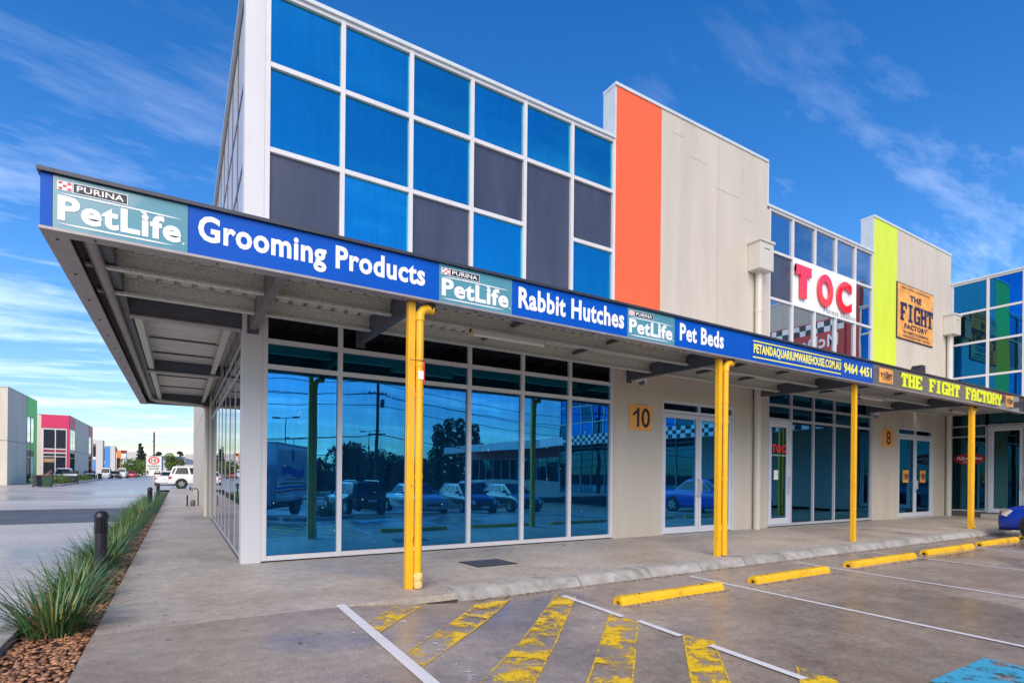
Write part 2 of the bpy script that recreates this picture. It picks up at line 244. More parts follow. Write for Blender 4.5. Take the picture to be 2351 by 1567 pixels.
# ------------------------------------------------------------------ mesh helpers
class Fr:
    """facade frame: u along the wall, z up, d outwards"""
    def __init__(s, o, u, n): s.o = Vector(o); s.u = Vector(u); s.n = Vector(n)
    def p(s, u, z, d=0): return s.o + s.u*u + s.n*d + Vector((0, 0, z))
FM = Fr((0,0,0), (1,0,0), (0,-1,0)); FS = Fr((0,0,0), (0,1,0), (-1,0,0)); FW = Fr((25.1,0,0), (0,-1,0), (-1,0,0))
FF = Fr((0,-3.1,0), (1,0,0), (0,-1,0)); FWC = Fr((22.0,0,0), (0,-1,0), (-1,0,0))
class MB:
    def __init__(s): s.v = []; s.f = []
    def quad(s, a, b, c, d):
        i = len(s.v); s.v += [a, b, c, d]; s.f.append((i, i+1, i+2, i+3)); return s
    def poly(s, pts):
        i = len(s.v); s.v += list(pts); s.f.append(tuple(range(i, i+len(pts)))); return s
    def box(s, x0, x1, y0, y1, z0, z1):
        i = len(s.v); s.v += [(x, y, z) for x in (x0, x1) for y in (y0, y1) for z in (z0, z1)]
        s.f += [tuple(i+k for k in q) for q in ((0,1,3,2),(4,6,7,5),(0,4,5,1),(2,3,7,6),(0,2,6,4),(1,5,7,3))]; return s
    def fbox(s, F, u0, u1, z0, z1, d0, d1):
        i = len(s.v); s.v += [F.p(u, z, d) for u in (u0, u1) for d in (d0, d1) for z in (z0, z1)]
        s.f += [tuple(i+k for k in q) for q in ((0,1,3,2),(4,6,7,5),(0,4,5,1),(2,3,7,6),(0,2,6,4),(1,5,7,3))]; return s
    def prism(s, pts, a, b):
        """closed outline pts (3-D) extruded from offset a to offset b (vectors)"""
        i = len(s.v); n = len(pts); a = Vector(a); b = Vector(b)
        s.v += [Vector(p)+a for p in pts] + [Vector(p)+b for p in pts]
        s.f.append(tuple(range(i, i+n))); s.f.append(tuple(range(i+2*n-1, i+n-1, -1)))
        for k in range(n): s.f.append((i+k, i+(k+1) % n, i+n+(k+1) % n, i+n+k))
        return s
    def tube(s, pts, r, n=10, cap=True, r1=None):
        pts = [Vector(p) for p in pts]; base = len(s.v); m_ = len(pts)
        up = None
        for k, p in enumerate(pts):
            t_ = (pts[min(k+1, m_-1)]-pts[max(k-1, 0)]).normalized()
            if up is None:
                up = Vector((0,0,1)) if abs(t_.z) < .9 else Vector((1,0,0))
            a = t_.cross(up).normalized(); b_ = a.cross(t_).normalized(); up = b_
            rr = r if r1 is None else r+(r1-r)*k/max(1, m_-1)
            for j in range(n):
                an = 2*pi*j/n; s.v.append(p + a*rr*cos(an) + b_*rr*sin(an))
        for k in range(m_-1):
            for j in range(n):
                s.f.append((base+k*n+j, base+k*n+(j+1) % n, base+(k+1)*n+(j+1) % n, base+(k+1)*n+j))
        if cap:
            s.f.append(tuple(base+j for j in reversed(range(n)))); s.f.append(tuple(base+(m_-1)*n+j for j in range(n)))
        return s
    def lathe(s, prof, c=(0,0,0), axis='z', n=16):
        base = len(s.v); c = Vector(c)
        for r, h in prof:
            for j in range(n):
                an = 2*pi*j/n; a, b_ = r*cos(an), r*sin(an)
                s.v.append(c + (Vector((a, b_, h)) if axis == 'z' else Vector((a, h, b_)) if axis == 'y' else Vector((h, a, b_))))
        for k in range(len(prof)-1):
            for j in range(n): s.f.append((base+k*n+j, base+k*n+(j+1) % n, base+(k+1)*n+(j+1) % n, base+(k+1)*n+j))
        s.f.append(tuple(base+j for j in reversed(range(n)))); k = len(prof)-1; s.f.append(tuple(base+k*n+j for j in range(n)))
        return s
    def mesh(s, name, mt, off=(0,0,0), smooth=False, bevel=0):
        off = Vector(off); me = bpy.data.meshes.new(name)
        me.from_pydata([tuple(Vector(p)-off) for p in s.v], [], s.f)
        bm = bmesh.new(); bm.from_mesh(me); bmesh.ops.recalc_face_normals(bm, faces=bm.faces)
        if bevel: bmesh.ops.bevel(bm, geom=bm.edges[:], offset=bevel, segments=2, affect='EDGES', profile=.6)
        if smooth:
            for f in bm.faces: f.smooth = True
            for e in bm.edges:
                if len(e.link_faces) == 2 and e.calc_face_angle(0) > R(38): e.smooth = False
        bm.to_mesh(me); bm.free(); me.materials.append(mt); return me
    def build(s, name, mt, parent=None, smooth=False, bevel=0):
        off = parent['_w'] if parent is not None and '_w' in parent else (0,0,0)
        o = bpy.data.objects.new(name, s.mesh(name, mt, off, smooth, bevel)); COL.objects.link(o)
        if parent is not None:
            o.parent = parent; o['_w'] = tuple(off)
        return o
def tag(o, label=None, cat=None, group=None, kind=None):
    if label: o['label'] = label
    if cat: o['category'] = cat
    if group: o['group'] = group
    if kind: o['kind'] = kind
    return o
def thing(name, label, cat, loc=(0,0,0), group=None, kind=None):
    o = bpy.data.objects.new(name, None); COL.objects.link(o); o.location = loc; o['_w'] = tuple(loc); o.empty_display_size = .2
    return tag(o, label, cat, group, kind)
def place(o, loc, rz=0): o.location = loc; o.rotation_euler = (0, 0, rz); return o
def dup(o, loc=None, rz=None, label=None, parent=None):
    c = o.copy(); COL.objects.link(c)
    if parent is not None: c.parent = parent
    if loc is not None: c.location = loc
    if rz is not None: c.rotation_euler = (0, 0, rz)
    if label: c['label'] = label
    for ch in [x for x in bpy.data.objects if x.parent == o]: dup(ch, parent=c)
    return c
def text_polys(body, bold=0., res=2):
    cu = bpy.data.curves.new('t', 'FONT'); cu.body = body; cu.size = 1; cu.offset = bold; cu.resolution_u = res; cu.fill_mode = 'FRONT'; cu.space_character = 1.0 + bold*2.2
    o = bpy.data.objects.new('t', cu); COL.objects.link(o)
    dg = bpy.context.evaluated_depsgraph_get(); me = bpy.data.meshes.new_from_object(o.evaluated_get(dg))
    v = [tuple(x.co) for x in me.vertices]; f = [tuple(p.vertices) for p in me.polygons]
    bpy.data.objects.remove(o); bpy.data.meshes.remove(me); return v, f
def text(body, F, u0, u1, z0, z1, d, mt, parent, name='lettering', bold=0., th=0.004, shear=0, res=2, side=None):
    v, f = text_polys(body, bold, res)
    xs = [p[0] for p in v]; ys = [p[1] for p in v]; a, b = min(xs), max(xs); c, e = min(ys), max(ys)
    me = bpy.data.meshes.new(name); bm = bmesh.new()
    vv = []
    for p in v:
        u = u0+(p[0]-a)/(b-a)*(u1-u0); z = z0+(p[1]-c)/(e-c)*(z1-z0); u += shear*(z-z0)
        vv.append(bm.verts.new(F.p(u, z, d) - Vector(parent['_w'])))
    for q in f:
        try: bm.faces.new([vv[i] for i in q])
        except ValueError: pass
    bmesh.ops.remove_doubles(bm, verts=bm.verts, dist=1e-5)
    for fc in bm.faces:
        if fc.normal.dot(F.n) < 0: fc.normal_flip()
    if th:
        r = bmesh.ops.extrude_face_region(bm, geom=bm.faces[:]); nv = [g for g in r['geom'] if isinstance(g, bmesh.types.BMVert)]
        bmesh.ops.translate(bm, verts=nv, vec=F.n*th); bmesh.ops.recalc_face_normals(bm, faces=bm.faces)
    bm.to_mesh(me); bm.free(); me.materials.append(mt)
    o = bpy.data.objects.new(name, me); COL.objects.link(o); o.parent = parent; o['_w'] = tuple(parent['_w']); return o
# heavy slab letters, drawn on a 6 x 8 grid
SLAB = {
 'T': [(0,6.3,6,8),(0,5.2,1.2,8),(4.8,5.2,6,8),(2,0,4,8),(1.2,0,4.8,1)],
 'H': [(.2,0,2.1,8),(3.9,0,5.8,8),(0,0,2.6,1),(3.4,0,6,1),(0,7,2.6,8),(3.4,7,6,8),(1,3.3,5,4.8)],
 'E': [(.4,0,2.4,8),(0,0,6,1.4),(0,6.6,6,8),(1,3.3,4.2,4.7),(4.8,0,6,2.4),(4.8,5.6,6,8)],
 'F': [(.6,0,2.6,8),(0,0,3.4,1.1),(0,6.5,6,8),(1,3.2,4.4,4.6),(4.8,5.3,6,8)],
 'I': [(2,0,4,8),(1,0,5,1.2),(1,6.8,5,8)],
 'G': [(0,1,2,7),(.7,0,5.2,1.5),(.7,6.5,5.4,8),(4,0,6,3.8),(3,2.8,6,4),(4.3,5.4,6,8)],
 'A': [(.4,0,2,6.5),(4,0,5.6,6.5),(1.2,5.5,4.8,8),(0,0,2.6,1),(3.4,0,6,1),(1,2.4,5,3.7)],
 'C': [(0,1,2.1,7),(.7,0,5.4,1.5),(.7,6.5,5.4,8),(4.1,.6,6,2.8),(4.1,5.2,6,8)],
 'O': [(0,1,2,7),(4,1,6,7),(.7,0,5.3,1.6),(.7,6.4,5.3,8)],
 'R': [(.4,0,2.3,8),(0,0,3,1),(0,6.7,5,8),(1,3.3,5,4.6),(4,4.2,5.9,7.4),(3.6,2,5,3.8),(4.2,0,6,2.4)],
 'Y': [(0,5,2,8),(4,5,6,8),(1,3.6,5,5.6),(2,0,4,4.5),(1.2,0,4.8,1)],
}
def slab(body, F, u0, u1, z0, z1, d, mt, parent, name='lettering', th=.012):
    n = len(body); mb = MB(); cw = (u1-u0)/(n-.08); k = 0
    for i, ch in enumerate(body):
        if ch != ' ':
            for j, (a, b, c, e) in enumerate(SLAB[ch]):
                uu = u0+cw*i; s = cw*.93/6; q = (z1-z0)/8
                mb.fbox(F, uu+a*s, uu+c*s, z0+b*q, z0+e*q, d, d+th+j*.0007)
    return mb.build(name, mt, parent)

# ------------------------------------------------------------------ setting: ground, path, road, markings
def ss(a, b, x):
    t_ = min(1, max(0, (x-a)/(b-a))); return t_*t_*(3-2*t_)
def H(x, y): return -.12*ss(.4, 2.2, x) - min(.6, .055*max(0, -8-y))*ss(-1, 3, x)
def grid(name, xs, ys, mt, dz=0, hf=H):
    v = [(x, y, hf(x, y)+dz) for y in ys for x in xs]; nx = len(xs)
    f = [(j*nx+i, j*nx+i+1, (j+1)*nx+i+1, (j+1)*nx+i) for j in range(len(ys)-1) for i in range(nx-1)]
    me = bpy.data.meshes.new(name); me.from_pydata(v, [], f); me.materials.append(mt)
    for p in me.polygons: p.use_smooth = True
    o = bpy.data.objects.new(name, me); COL.objects.link(o); return tag(o, kind='structure')
far = [-1800,-900,-400,-200,-100,-60,-40,-30,-25]; mid = [x*1.0 for x in range(-20, 60, 2)]; farp = [60,80,100,200,400,900,1800]
grid('ground', far+mid+farp, far+mid+farp, ground_m, -.16)
lx = [-1.45,-1,-.5,0,.4,.6,.8,1,1.2,1.4,1.6,1.8,2,2.2,2.6,3,4,5,6,8,10,15,20,25.1]
ly = [-70,-50,-40,-30,-25,-22,-20,-19]+[-18.5+.5*i for i in range(21)]+[-7,-6,-5,-4.5,-4,-3.7,-3.448]
grid('car_park', lx, ly, lot_m); grid('car_park', [q for q in lx if q >= 2], [-3.449,-3.37], lot_m)
grid('road', [-80,-40,-20,-10,-6,-4,-3,-2.15], [-70,-30,-15,-8,-4,0,4,9.6], road_m, -.012, lambda x, y: 0)
grid('road', [-80,-40,-20,-10,-6,-4,-3,-2.15], [16.6,30,50,100,200,420], road_m, -.012, lambda x, y: 0)
grid('asphalt_strip', [-80,-40,-20,-10,-6,-4,-3,-2.15], [9.6,12,14,16.6], asph_m, -.016, lambda x, y: 0)
grid('road', [-2.15,0,30], [41,60,120,420], road_m, -.010, lambda x, y: 0)
# footpath slabs with open joints on a dirt bed
fp = thing('footpath', 'grey brown concrete footpath slabs running under the awning and round the corner', 'footpath', kind='structure'); del fp['category']
b = MB(); b.box(2.0, 25.1, -3.09, 0.0, -.15, -.02); b.box(-1.45, 1.98, -3.43, 0.0, -.15, -.02); b.box(-1.45, 0, 0, 41, -.15, -.02); b.build('slab_bed', joint_m, fp)
g = .005
def slabm(x0, x1, y0, y1): MB().box(x0+g, x1-g, y0+g, y1-g, -.08, 0).build('slab', path_m, fp)
for y0, y1 in ((-3.44,0),(0,3.3),(3.3,6.6),(6.6,9.9),(9.9,14),(14,18),(18,22),(22,26),(26,30),(30,35),(35,41)):
    if y0 < 0: slabm(-1.45, 2.02, y0, y1)
    else: slabm(-1.45, 0, y0, y1)
for x0, x1 in ((2.02,6),(6,9),(9,12),(12,15.1),(15.1,18.2),(18.2,21.6),(21.6,25.1)): slabm(x0, x1, -3.08, 0)
# kerb
kb = thing('kerb', 'weathered white grey concrete kerb along the front of the footpath', 'kerb', kind='structure'); del kb['category']
prof = [(-3.075,-.14),(-3.075,.004),(-3.24,.0),(-3.30,-.02),(-3.385,-.11),(-3.40,-.2)]
x = 2.03; ks = [1.9,1.35]+[1.15]*15
for i, l in enumerate(ks):
    mb = MB(); n_ = 6; pts = []
    for k in range(n_+1):
        xx = x+.009+(l-.018)*k/n_; j = random.uniform(-.006,.006)
        if i == 0 and k == 0: j = .10
        pts.append([(xx, y + random.uniform(-.0025,.0025)*(y < -3.2), z-(0 if not(i==0 and k==0) else .0)) for y, z in prof])
    base = 0
    for r_ in pts: mb.v += r_
    c_ = len(prof)
    for k in range(n_):
        for q in range(c_-1): mb.f.append((k*c_+q, k*c_+q+1, (k+1)*c_+q+1, (k+1)*c_+q))
    mb.f.append(tuple(range(c_))); mb.f.append(tuple(n_*c_+q for q in reversed(range(c_))))
    mb.build('kerb_segment', kerb_m, kb, smooth=True); x += l
def sheet_on(name, pts, mt, dz=.005, sub=6):
    """thin painted sheet that follows the ground; pts = quad corners in order"""
    a, b_, c, d = [Vector((*p, 0)) for p in pts]; v = []; f = []
    for i in range(sub+1):
        p = a.lerp(d, i/sub); q = b_.lerp(c, i/sub)
        for j in range(3):
            r_ = p.lerp(q, j/2); v.append((r_.x, r_.y, H(r_.x, r_.y)+dz))
    for i in range(sub):
        for j in range(2): f.append((i*3+j, i*3+j+1, (i+1)*3+j+1, (i+1)*3+j))
    me = bpy.data.meshes.new(name); me.from_pydata(v, [], f); me.materials.append(mt)
    o = bpy.data.objects.new(name, me); COL.objects.link(o); return tag(o, kind='structure')
stripes = [[(.66,-4.27),(1.27,-3.48),(1.59,-3.46),(.65,-4.62)], [(.63,-5.3),(2.26,-3.52),(2.64,-3.6),(.64,-5.62)],
           [(.55,-6.4),(3.32,-3.64),(3.46,-3.86),(.75,-6.7)], [(1.2,-6.7),(3.26,-4.72),(3.26,-5.14),(1.4,-6.95)],
           [(2.1,-6.85),(3.35,-5.66),(3.4,-5.97),(2.3,-7.05)], [(3.0,-7.05),(3.43,-6.75),(3.4,-7.08),(3.0,-7.4)]]
for i, q in enumerate(stripes):
    sheet_on('yellow_stripe', q, yellow_worn, .005, 10)
    a, b_, c, d = [Vector(p) for p in q]
    for s0, s1 in (((a, b_), 1), ((d, c), -1)):
        dr = (s0[1]-s0[0]).normalized(); nn = Vector((-dr.y, dr.x))*.008
        sheet_on('stripe_edge', [tuple(s0[0]-nn), tuple(s0[0]+nn), tuple(s0[1]+nn), tuple(s0[1]-nn)], yellow_edge, .009, 8)
sheet_on('white_line', [(.60,-3.38),(.70,-3.36),(.66,-9.2),(.56,-9.2)], white_line, .009, 12)
sheet_on('white_line', [(3.27,-3.78),(3.35,-3.78),(3.30,-4.92),(3.22,-4.92)], white_line, .013, 4)
sheet_on('white_line', [(3.25,-5.12),(3.33,-5.12),(3.29,-5.72),(3.21,-5.72)], white_line, .013, 3)
sheet_on('white_line', [(3.22,-6.05),(3.30,-6.05),(3.24,-6.95),(3.16,-6.95)], white_line, .013, 3)
for x_, xe in ((5.86,5.74),(8.66,8.40),(11.4,11.25),(14.3,14.35),(17.2,17.2),(20.1,20.1)):
    sheet_on('white_line', [(x_-.035,-3.62),(x_+.035,-3.62),(xe+.03,-8.6),(xe-.04,-8.6)], white_line, .005, 8)
for x_ in (3.2,5.8,8.4,11,13.6,16.2): sheet_on('white_line', [(x_-.04,-13.2),(x_+.04,-13.2),(x_+.04,-18.4),(x_-.04,-18.4)], white_line, .005, 8)
sheet_on('worn_line', [(1.0,-4.15),(1.1,-4.15),(.98,-6),(.88,-6)], white_worn, .013, 6)
sheet_on('blue_parking_patch', [(4.0,-7.44),(5.05,-7.44),(5.0,-8.9),(3.9,-8.9)], cyan_worn, .005, 6)
mb = MB()
cx_, cy_ = 4.55, -7.85
for k in range(14):
    a0, a1 = 2*pi*k/20-.6, 2*pi*(k+1)/20-.6
    mb.quad(*[(cx_+r_*cos(a), cy_-.2+r_*sin(a), H(4.5,-7.9)+.012) for r_, a in ((.16,a0),(.22,a0),(.22,a1),(.16,a1))])
mb.quad((4.5,-7.72,-.108),(4.57,-7.72,-.108),(4.57,-8.05,-.108),(4.5,-8.05,-.108)); mb.quad((4.5,-7.98,-.107),(4.78,-7.98,-.107),(4.78,-8.05,-.107),(4.5,-8.05,-.107))
tag(mb.build('wheelchair_symbol', white_worn), kind='structure')
# planter bed by the left road: kerb, mulch, pebbles
tag(MB().box(-2.0,-1.45,-12,36,-.14,-.06).build('planter_soil', soil), kind='structure')
pk = thing('planter_kerb', 'low grey concrete edging between road and pebble bed', 'kerb', kind='structure'); del pk['category']
y = -12
while y < 36:
    MB().box(-2.15,-2.0,y+.006,y+2.994,-.14,.03).build('edging_block', kerb_m, pk, bevel=.012); y += 3
def pebbles():
    v = []; f = []
    ico = bmesh.new(); bmesh.ops.create_icosphere(ico, subdivisions=1, radius=1); iv = [x.co.copy() for x in ico.verts]; fi = [tuple(q.index for q in x.verts) for x in ico.faces]; ico.free()
    for i in range(8500):
        t_ = random.random(); y = -6.6+t_**1.7*20; x = random.uniform(-1.98,-1.47)
        s = random.uniform(.009,.026)*(1 if y < 4 else 1.3); M_ = Matrix.Rotation(random.uniform(0,6.28),3,'Z') @ Matrix.Rotation(random.uniform(-.4,.4),3,'X') @ Matrix.Diagonal((s*random.uniform(1,1.7), s*random.uniform(.7,1.1), s*random.uniform(.35,.6)))
        b0 = len(v); o_ = Vector((x, y, -.052+random.uniform(0,.016)))
        v += [tuple(M_ @ (q*random.uniform(.85,1.12))+o_) for q in iv]; f += [tuple(b0+k for k in q) for q in fi]
    me = bpy.data.meshes.new('pebbles'); me.from_pydata(v, [], f); me.materials.append(peb_m)
    for p in me.polygons: p.use_smooth = True
    o = bpy.data.objects.new('pebbles', me); COL.objects.link(o); tag(o, 'rust brown river pebbles covering the planter bed', 'pebbles', kind='stuff')
pebbles()
def litter():
    mb = MB()
    def bit(x, y, z):
        a = random.uniform(0, 6.28); l = random.uniform(.008,.030); w_ = l*random.uniform(.3,.8); h_ = random.uniform(.002,.012)
        c, s = cos(a), sin(a); mb.quad((x-c*l,y-s*l,z+.002),(x+s*w_,y-c*w_,z+h_),(x+c*l,y+s*l,z+.004),(x-s*w_,y+c*w_,z+h_))
    for i in range(1500):
        x = 2.2+random.random()**1.3*17; y = -3.41-abs(random.gauss(0,.045)); bit(x, y, H(x,y))
    for x0, x1 in ((3.59,5.42),(6.19,8.11),(8.88,11.3),(11.95,14.2),(14.8,17.0)):
        for i in range(230):
            x = random.uniform(x0-.1,x1+.1); y = -4.53-abs(random.gauss(0,.05)); bit(x, y, H(x,y))
    for i in range(160):
        x = random.uniform(-1.4,9); y = random.uniform(-6,-.1); bit(x, y, H(x,y) if y < -3.45 else .001)
    tag(mb.build('leaf_litter', litter_m), 'small dry leaf litter gathered along kerb and wheel stops', 'litter', kind='stuff')
litter()

# ------------------------------------------------------------------ curtain wall
def curtain(P, F, us, zs, gm, mw=.075, fm=white_al, d=0, skip=(), pane='glass_pane', pr=.035, rc=.02):
    """us, zs: centre lines of mullions and transoms; gm(i, j) -> material or None"""
    MB().fbox(F, us[0], us[-1], zs[0], zs[-1], d-.10, d-.07).build('backing_panel', gasket, P)
    h = mw/2
    for k, u in enumerate(us): MB().fbox(F, u-h, u+h, zs[0]-h, zs[-1]+h, d-.06, d+pr).build('mullion', fm, P)
    for j, z in enumerate(zs):
        for i in range(len(us)-1):
            if (i, j) in skip: continue
            MB().fbox(F, us[i]+h, us[i+1]-h, z-h, z+h, d-.06, d+pr*.85).build('transom', fm, P)
    for i in range(len(us)-1):
        j = 0
        while j < len(zs)-1:
            g_ = gm(i, j)
            if g_ is None: j += 1; continue
            k = j+1
            while (i, k) in skip: k += 1
            e = .008
            MB().fbox(F, us[i]+h+e, us[i+1]-h-e, zs[j]+h+e, zs[k]-h-e, d-.045, d-rc).build('spandrel_panel' if g_ is charcoal else pane, g_, P)
            j = k
def door(P, F, u0, u1, z0, z1, gm, leaves=2, trans=.22, fm=silver_al):
    MB().fbox(F, u0, u1, z0, z1, -.10, -.07).build('backing_panel', gasket, P)
    fr = MB(); fr.fbox(F, u0, u0+.06, z0, z1, -.09, .035).fbox(F, u1-.06, u1, z0, z1, -.09, .035).fbox(F, u0+.06, u1-.06, z1-.06, z1, -.09, .034)
    zt = z1-trans
    if trans > .1: fr.fbox(F, u0+.06, u1-.06, zt-.07, zt-.0, -.09, .033)
    fr.build('door_frame', fm, P)
    n = leaves; w_ = (u1-u0-.12)/n
    for i in range(n):
        a = u0+.06+i*w_; b_ = a+w_
        if trans > .1:
            MB().fbox(F, a+.02, b_-.02, zt+.02, z1-.075, -.06, -.03).build('transom_light', g_dark, P)
            if i: MB().fbox(F, a-.025, a+.025, zt, z1-.06, -.06, .03).build('mullion', fm, P)
            top = zt-.08
        else: top = z1-.07
        lf = MB(); lf.fbox(F, a+.008, a+.10, z0+.015, top, -.05, .012).fbox(F, b_-.10, b_-.008, z0+.015, top, -.05, .012).fbox(F, a+.10, b_-.10, z0+.015, z0+.17, -.05, .011).fbox(F, a+.10, b_-.10, top-.11, top, -.05, .011)
        l = lf.build('door_leaf', fm, P)
        MB().fbox(F, a+.11, b_-.11, z0+.18, top-.12, -.035, -.015).build('glass', gm, l)
        for hz in (z0+.3, z0+1.2, z0+2.1, top-.25):
            hu = a+.0 if i == 0 else b_
            if n == 2 or i == 0: MB().fbox(F, hu-.018, hu+.018, hz-.05, hz+.05, .036, .05).build('hinge', fm, l)
        hx = (b_-.05) if (i == 0) else (a+.05); z_ = z0+1.02
        s = 1 if i == 0 else -1
        pts = [F.p(hx, z_, .01), F.p(hx, z_, .075), F.p(hx, z_+.32, .075), F.p(hx, z_+.32, .01)]
        MB().tube(pts, .013, 8).build('door_handle', chrome, l, smooth=True)
        MB().fbox(F, hx-.02, hx+.02, z0+.88, z0+.97, .012, .022).build('lock_plate', chrome, l)
def cap(F, u0, u1, z, d0=-.28, d1=.05, h=.06): return MB().fbox(F, u0, u1, z-.01, z+h, d0, d1)

# ------------------------------------------------------------------ unit 10 (corner building)
U = thing('corner_building', 'two storey corner building with blue mirror glazing, orange stripe and beige parapet wall', 'building')
MB().box(.12,12.97,.12,35,0,8.9).build('wall_core', beige2, U)
us = [.30,1.455,2.66,3.88,5.085,6.285,7.465]
g_blue_up = glass('azure_mirror_glass', (.035,.47,.66), (.004,.06,.13), .90, streak=.08)
def gm10(i, j):
    if (i, j) in ((0,1),(2,1),(3,2),(4,1),(4,2),(5,2)): return charcoal
    return g_blue_up
curtain(U, FM, us, [5.2,5.9,6.47,7.80,8.96][0:1]+[6.47,7.80,8.96], lambda i, j: gm10(i, j+1), skip={(4,1)})  # upper storey
curtain(U, FM, us, [.06,3.07,3.47,4.6], lambda i, j: (g_blue, g_shade_navy, g_shade_black)[j])
MB().fbox(FM, .30, 7.465, 4.64, 5.16, -.1, -.01).build('spandrel_band', charcoal, U)
cap(FM, -.02, 7.45, 9.0, -.3, .07, .055).build('roof_coping', coping, U)
# corner column (front and side faces)
MB().box(-.02,.262,-.03,.28,0,8.985).build('corner_column', column_w, U, bevel=.004)
MB().box(.262,.2625,-.034,-.03,0,8.9).build('column_seam', gasket, U)
# orange and beige parapet wall
MB().fbox(FM, 7.505, 8.93, 4.0, 10.2, -.32, .05).build('orange_wall', orange, U)
MB().fbox(FM, 8.931, 13.10, 4.0, 10.2, -.32, .05).build('upper_wall', beige, U)
for q in ((7.505,9.05,0),(11.76,13.1,0),(9.05,11.76,3.25)): MB().fbox(FM, q[0], q[1], q[2], 4.0, -.25, .05).build('lower_wall', beige, U)
cap(FM, 7.45, 13.13, 10.2, -.37, .075).build('parapet_coping', coping, U)
MB().box(7.46,7.504,-.04,.36,8.99,10.195).build('return_flashing', coping, U)
MB().box(13.1,13.15,-.06,.36,9.0,10.195).build('return_flashing', coping, U)
for x_ in (11.0,): MB().fbox(FM, x_, x_+.010, 4.1, 10.19, .05, .053).build('panel_joint', mat('soft_joint',(.36,.34,.30),.8), U)
MB().fbox(FM, 8.94, 13.0, 4.98, 4.988, .05, .053).build('panel_joint', mat('pale_sealant',(.66,.65,.60),.7), U)
door(U, FM, 9.05, 11.76, .0, 3.25, g_dark if False else g_blue)
# scuffs left by an old sign
scuff = mat('scuff_mark', (.34,.33,.32), .8, var=.2)
for (a, b_, z) in ((9.9,10.6,9.35),(10.9,11.9,8.85),(9.3,9.7,9.75),(12.0,12.5,8.35)):
    MB().fbox(FM, a, b_, z, z+.012, .05, .052).build('scuff', scuff, U)
for (a, b_, z) in ((9.15,9.42,4.47),(9.9,10.15,4.37),(10.8,10.9,4.28),(9.46,9.6,4.43)):
    MB().fbox(FM, a, b_, z, z+.02, .05, .052).build('scuff', mat('dark_scuff',(.05,.05,.05),.8), U)
# white droppings and paint specks on the near glazing
sp_ = MB(); rs_ = random.Random(12)
for i in range(46):
    u_, z_ = rs_.uniform(.4,7.4), rs_.uniform(.2,2.9)
    if i < 9: u_, z_ = .85+rs_.gauss(0,.12), 2.35+rs_.gauss(0,.28)
    if min(abs(u_-q) for q in us) < .06: continue
    r_ = rs_.uniform(.004,.010)*(2.4 if i == 0 else 1); k_ = rs_.uniform(.4,2.2)
    sp_.prism([FM.p(u_+r_*cos(a), z_+r_*k_*sin(a), -.0195) for a in (0,1.1,2.2,3.1,4.2,5.3)], (0,0,0), (0,-.001,0))
o_ = sp_.build('white_specks', txt_w, U); o_['kind'] = 'stuff'
# side elevation
sus = [.29]+[1.42,2.58,3.75,4.92,6.09,7.26,8.43,9.75]
curtain(U, FS, sus, [.06,3.05,3.46,4.6], lambda i, j: g_side, mw=.07, fm=grey_al, pr=.004, rc=.004)
g_sideup = glass('painted_sky_side_glass', (.92,.90,.93), (.62,.62,.64), .45, .0015)  # white body colour stands in for a bright sky reflection
curtain(U, FS, sus, [5.2,6.33,7.62,8.96], lambda i, j: g_sideup, mw=.09, fm=beam_m, pr=.006, rc=.004)
MB().fbox(FS, .29, 9.75, 4.64, 5.16, -.1, -.01).build('spandrel_band', charcoal, U)
cap(FS, .2, 9.8, 9.0, -.3, .07, .055).build('roof_coping', coping, U)
MB().fbox(FS, 9.79, 35, 0, 8.9, -.25, .02).build('side_wall', beige, U)
MB().fbox(FS, 9.8, 35, 3.80, 3.83, .02, .023).build('panel_joint', joint_m, U)
MB().tube([(-.10,10.6,.0),(-.10,10.6,3.5)], .06, 12).build('downpipe', pipe_b, U, smooth=True)
MB().tube([(-1.55,10.45,3.72),(-1.55,10.45,3.60),(-1.4,10.45,3.56),(-.25,10.45,3.50),(-.10,10.55,3.42)], .05, 10).build('gutter_outlet_pipe', pipe_b, U, smooth=True)

# ------------------------------------------------------------------ unit 8
V = thing('fitness_studio_building', 'middle shop unit with lime green stripe, beige wall and dark blue glazing', 'building', (13.15,0,0))
MB().box(13.2,25.0,.12,35,0,8.9).build('wall_core', beige2, V)
us2 = [13.27,14.40,15.56,16.73,17.89,19.0]
TOC = {(1,1),(2,1),(3,1)}
curtain(V, FM, us2, [5.2,6.47,7.80,8.96], lambda i, j: None if (i, j) in TOC else (charcoal if (i, j) == (0,1) else g_unit2), mw=.07)
curtain(V, FM, us2, [.06,3.07,3.47,4.6], lambda i, j: None if (i, j) == (0,0) else g_dark, mw=.07, fm=grey_al)
MB().fbox(FM, 13.27, 19.0, 4.64, 5.16, -.1, -.01).build('spandrel_band', charcoal, V)
door(V, FM, 13.31, 14.36, .08, 3.03, g_dark, 1, 0)
cap(FM, 13.15, 19.0, 9.0, -.3, .07, .055).build('roof_coping', coping, V)
MB().fbox(FM, 19.04, 20.62, 4.0, 10.2, -.32, .05).build('lime_wall', lime, V)
MB().fbox(FM, 20.621, 25.02, 4.0, 10.2, -.32, .05).build('upper_wall', beige, V)
for q in ((19.04,20.87,0,4.0),(23.62,25.02,0,4.0),(20.87,23.62,3.24,4.0),(13.1,13.235,0,8.9)): MB().fbox(FM, q[0], q[1], q[2], q[3], -.25, .05).build('lower_wall', beige, V)
cap(FM, 18.98, 25.06, 10.2, -.37, .075).build('parapet_coping', coping, V)
MB().box(18.99,19.038,-.04,.36,8.99,10.195).build('return_flashing', coping, V)
MB().fbox(FM, 20.87, 23.62, 0, .02, -.2, .04).build('door_sill', silver_al, V)
door(V, FM, 20.87, 23.62, .02, 3.24, g_dark)
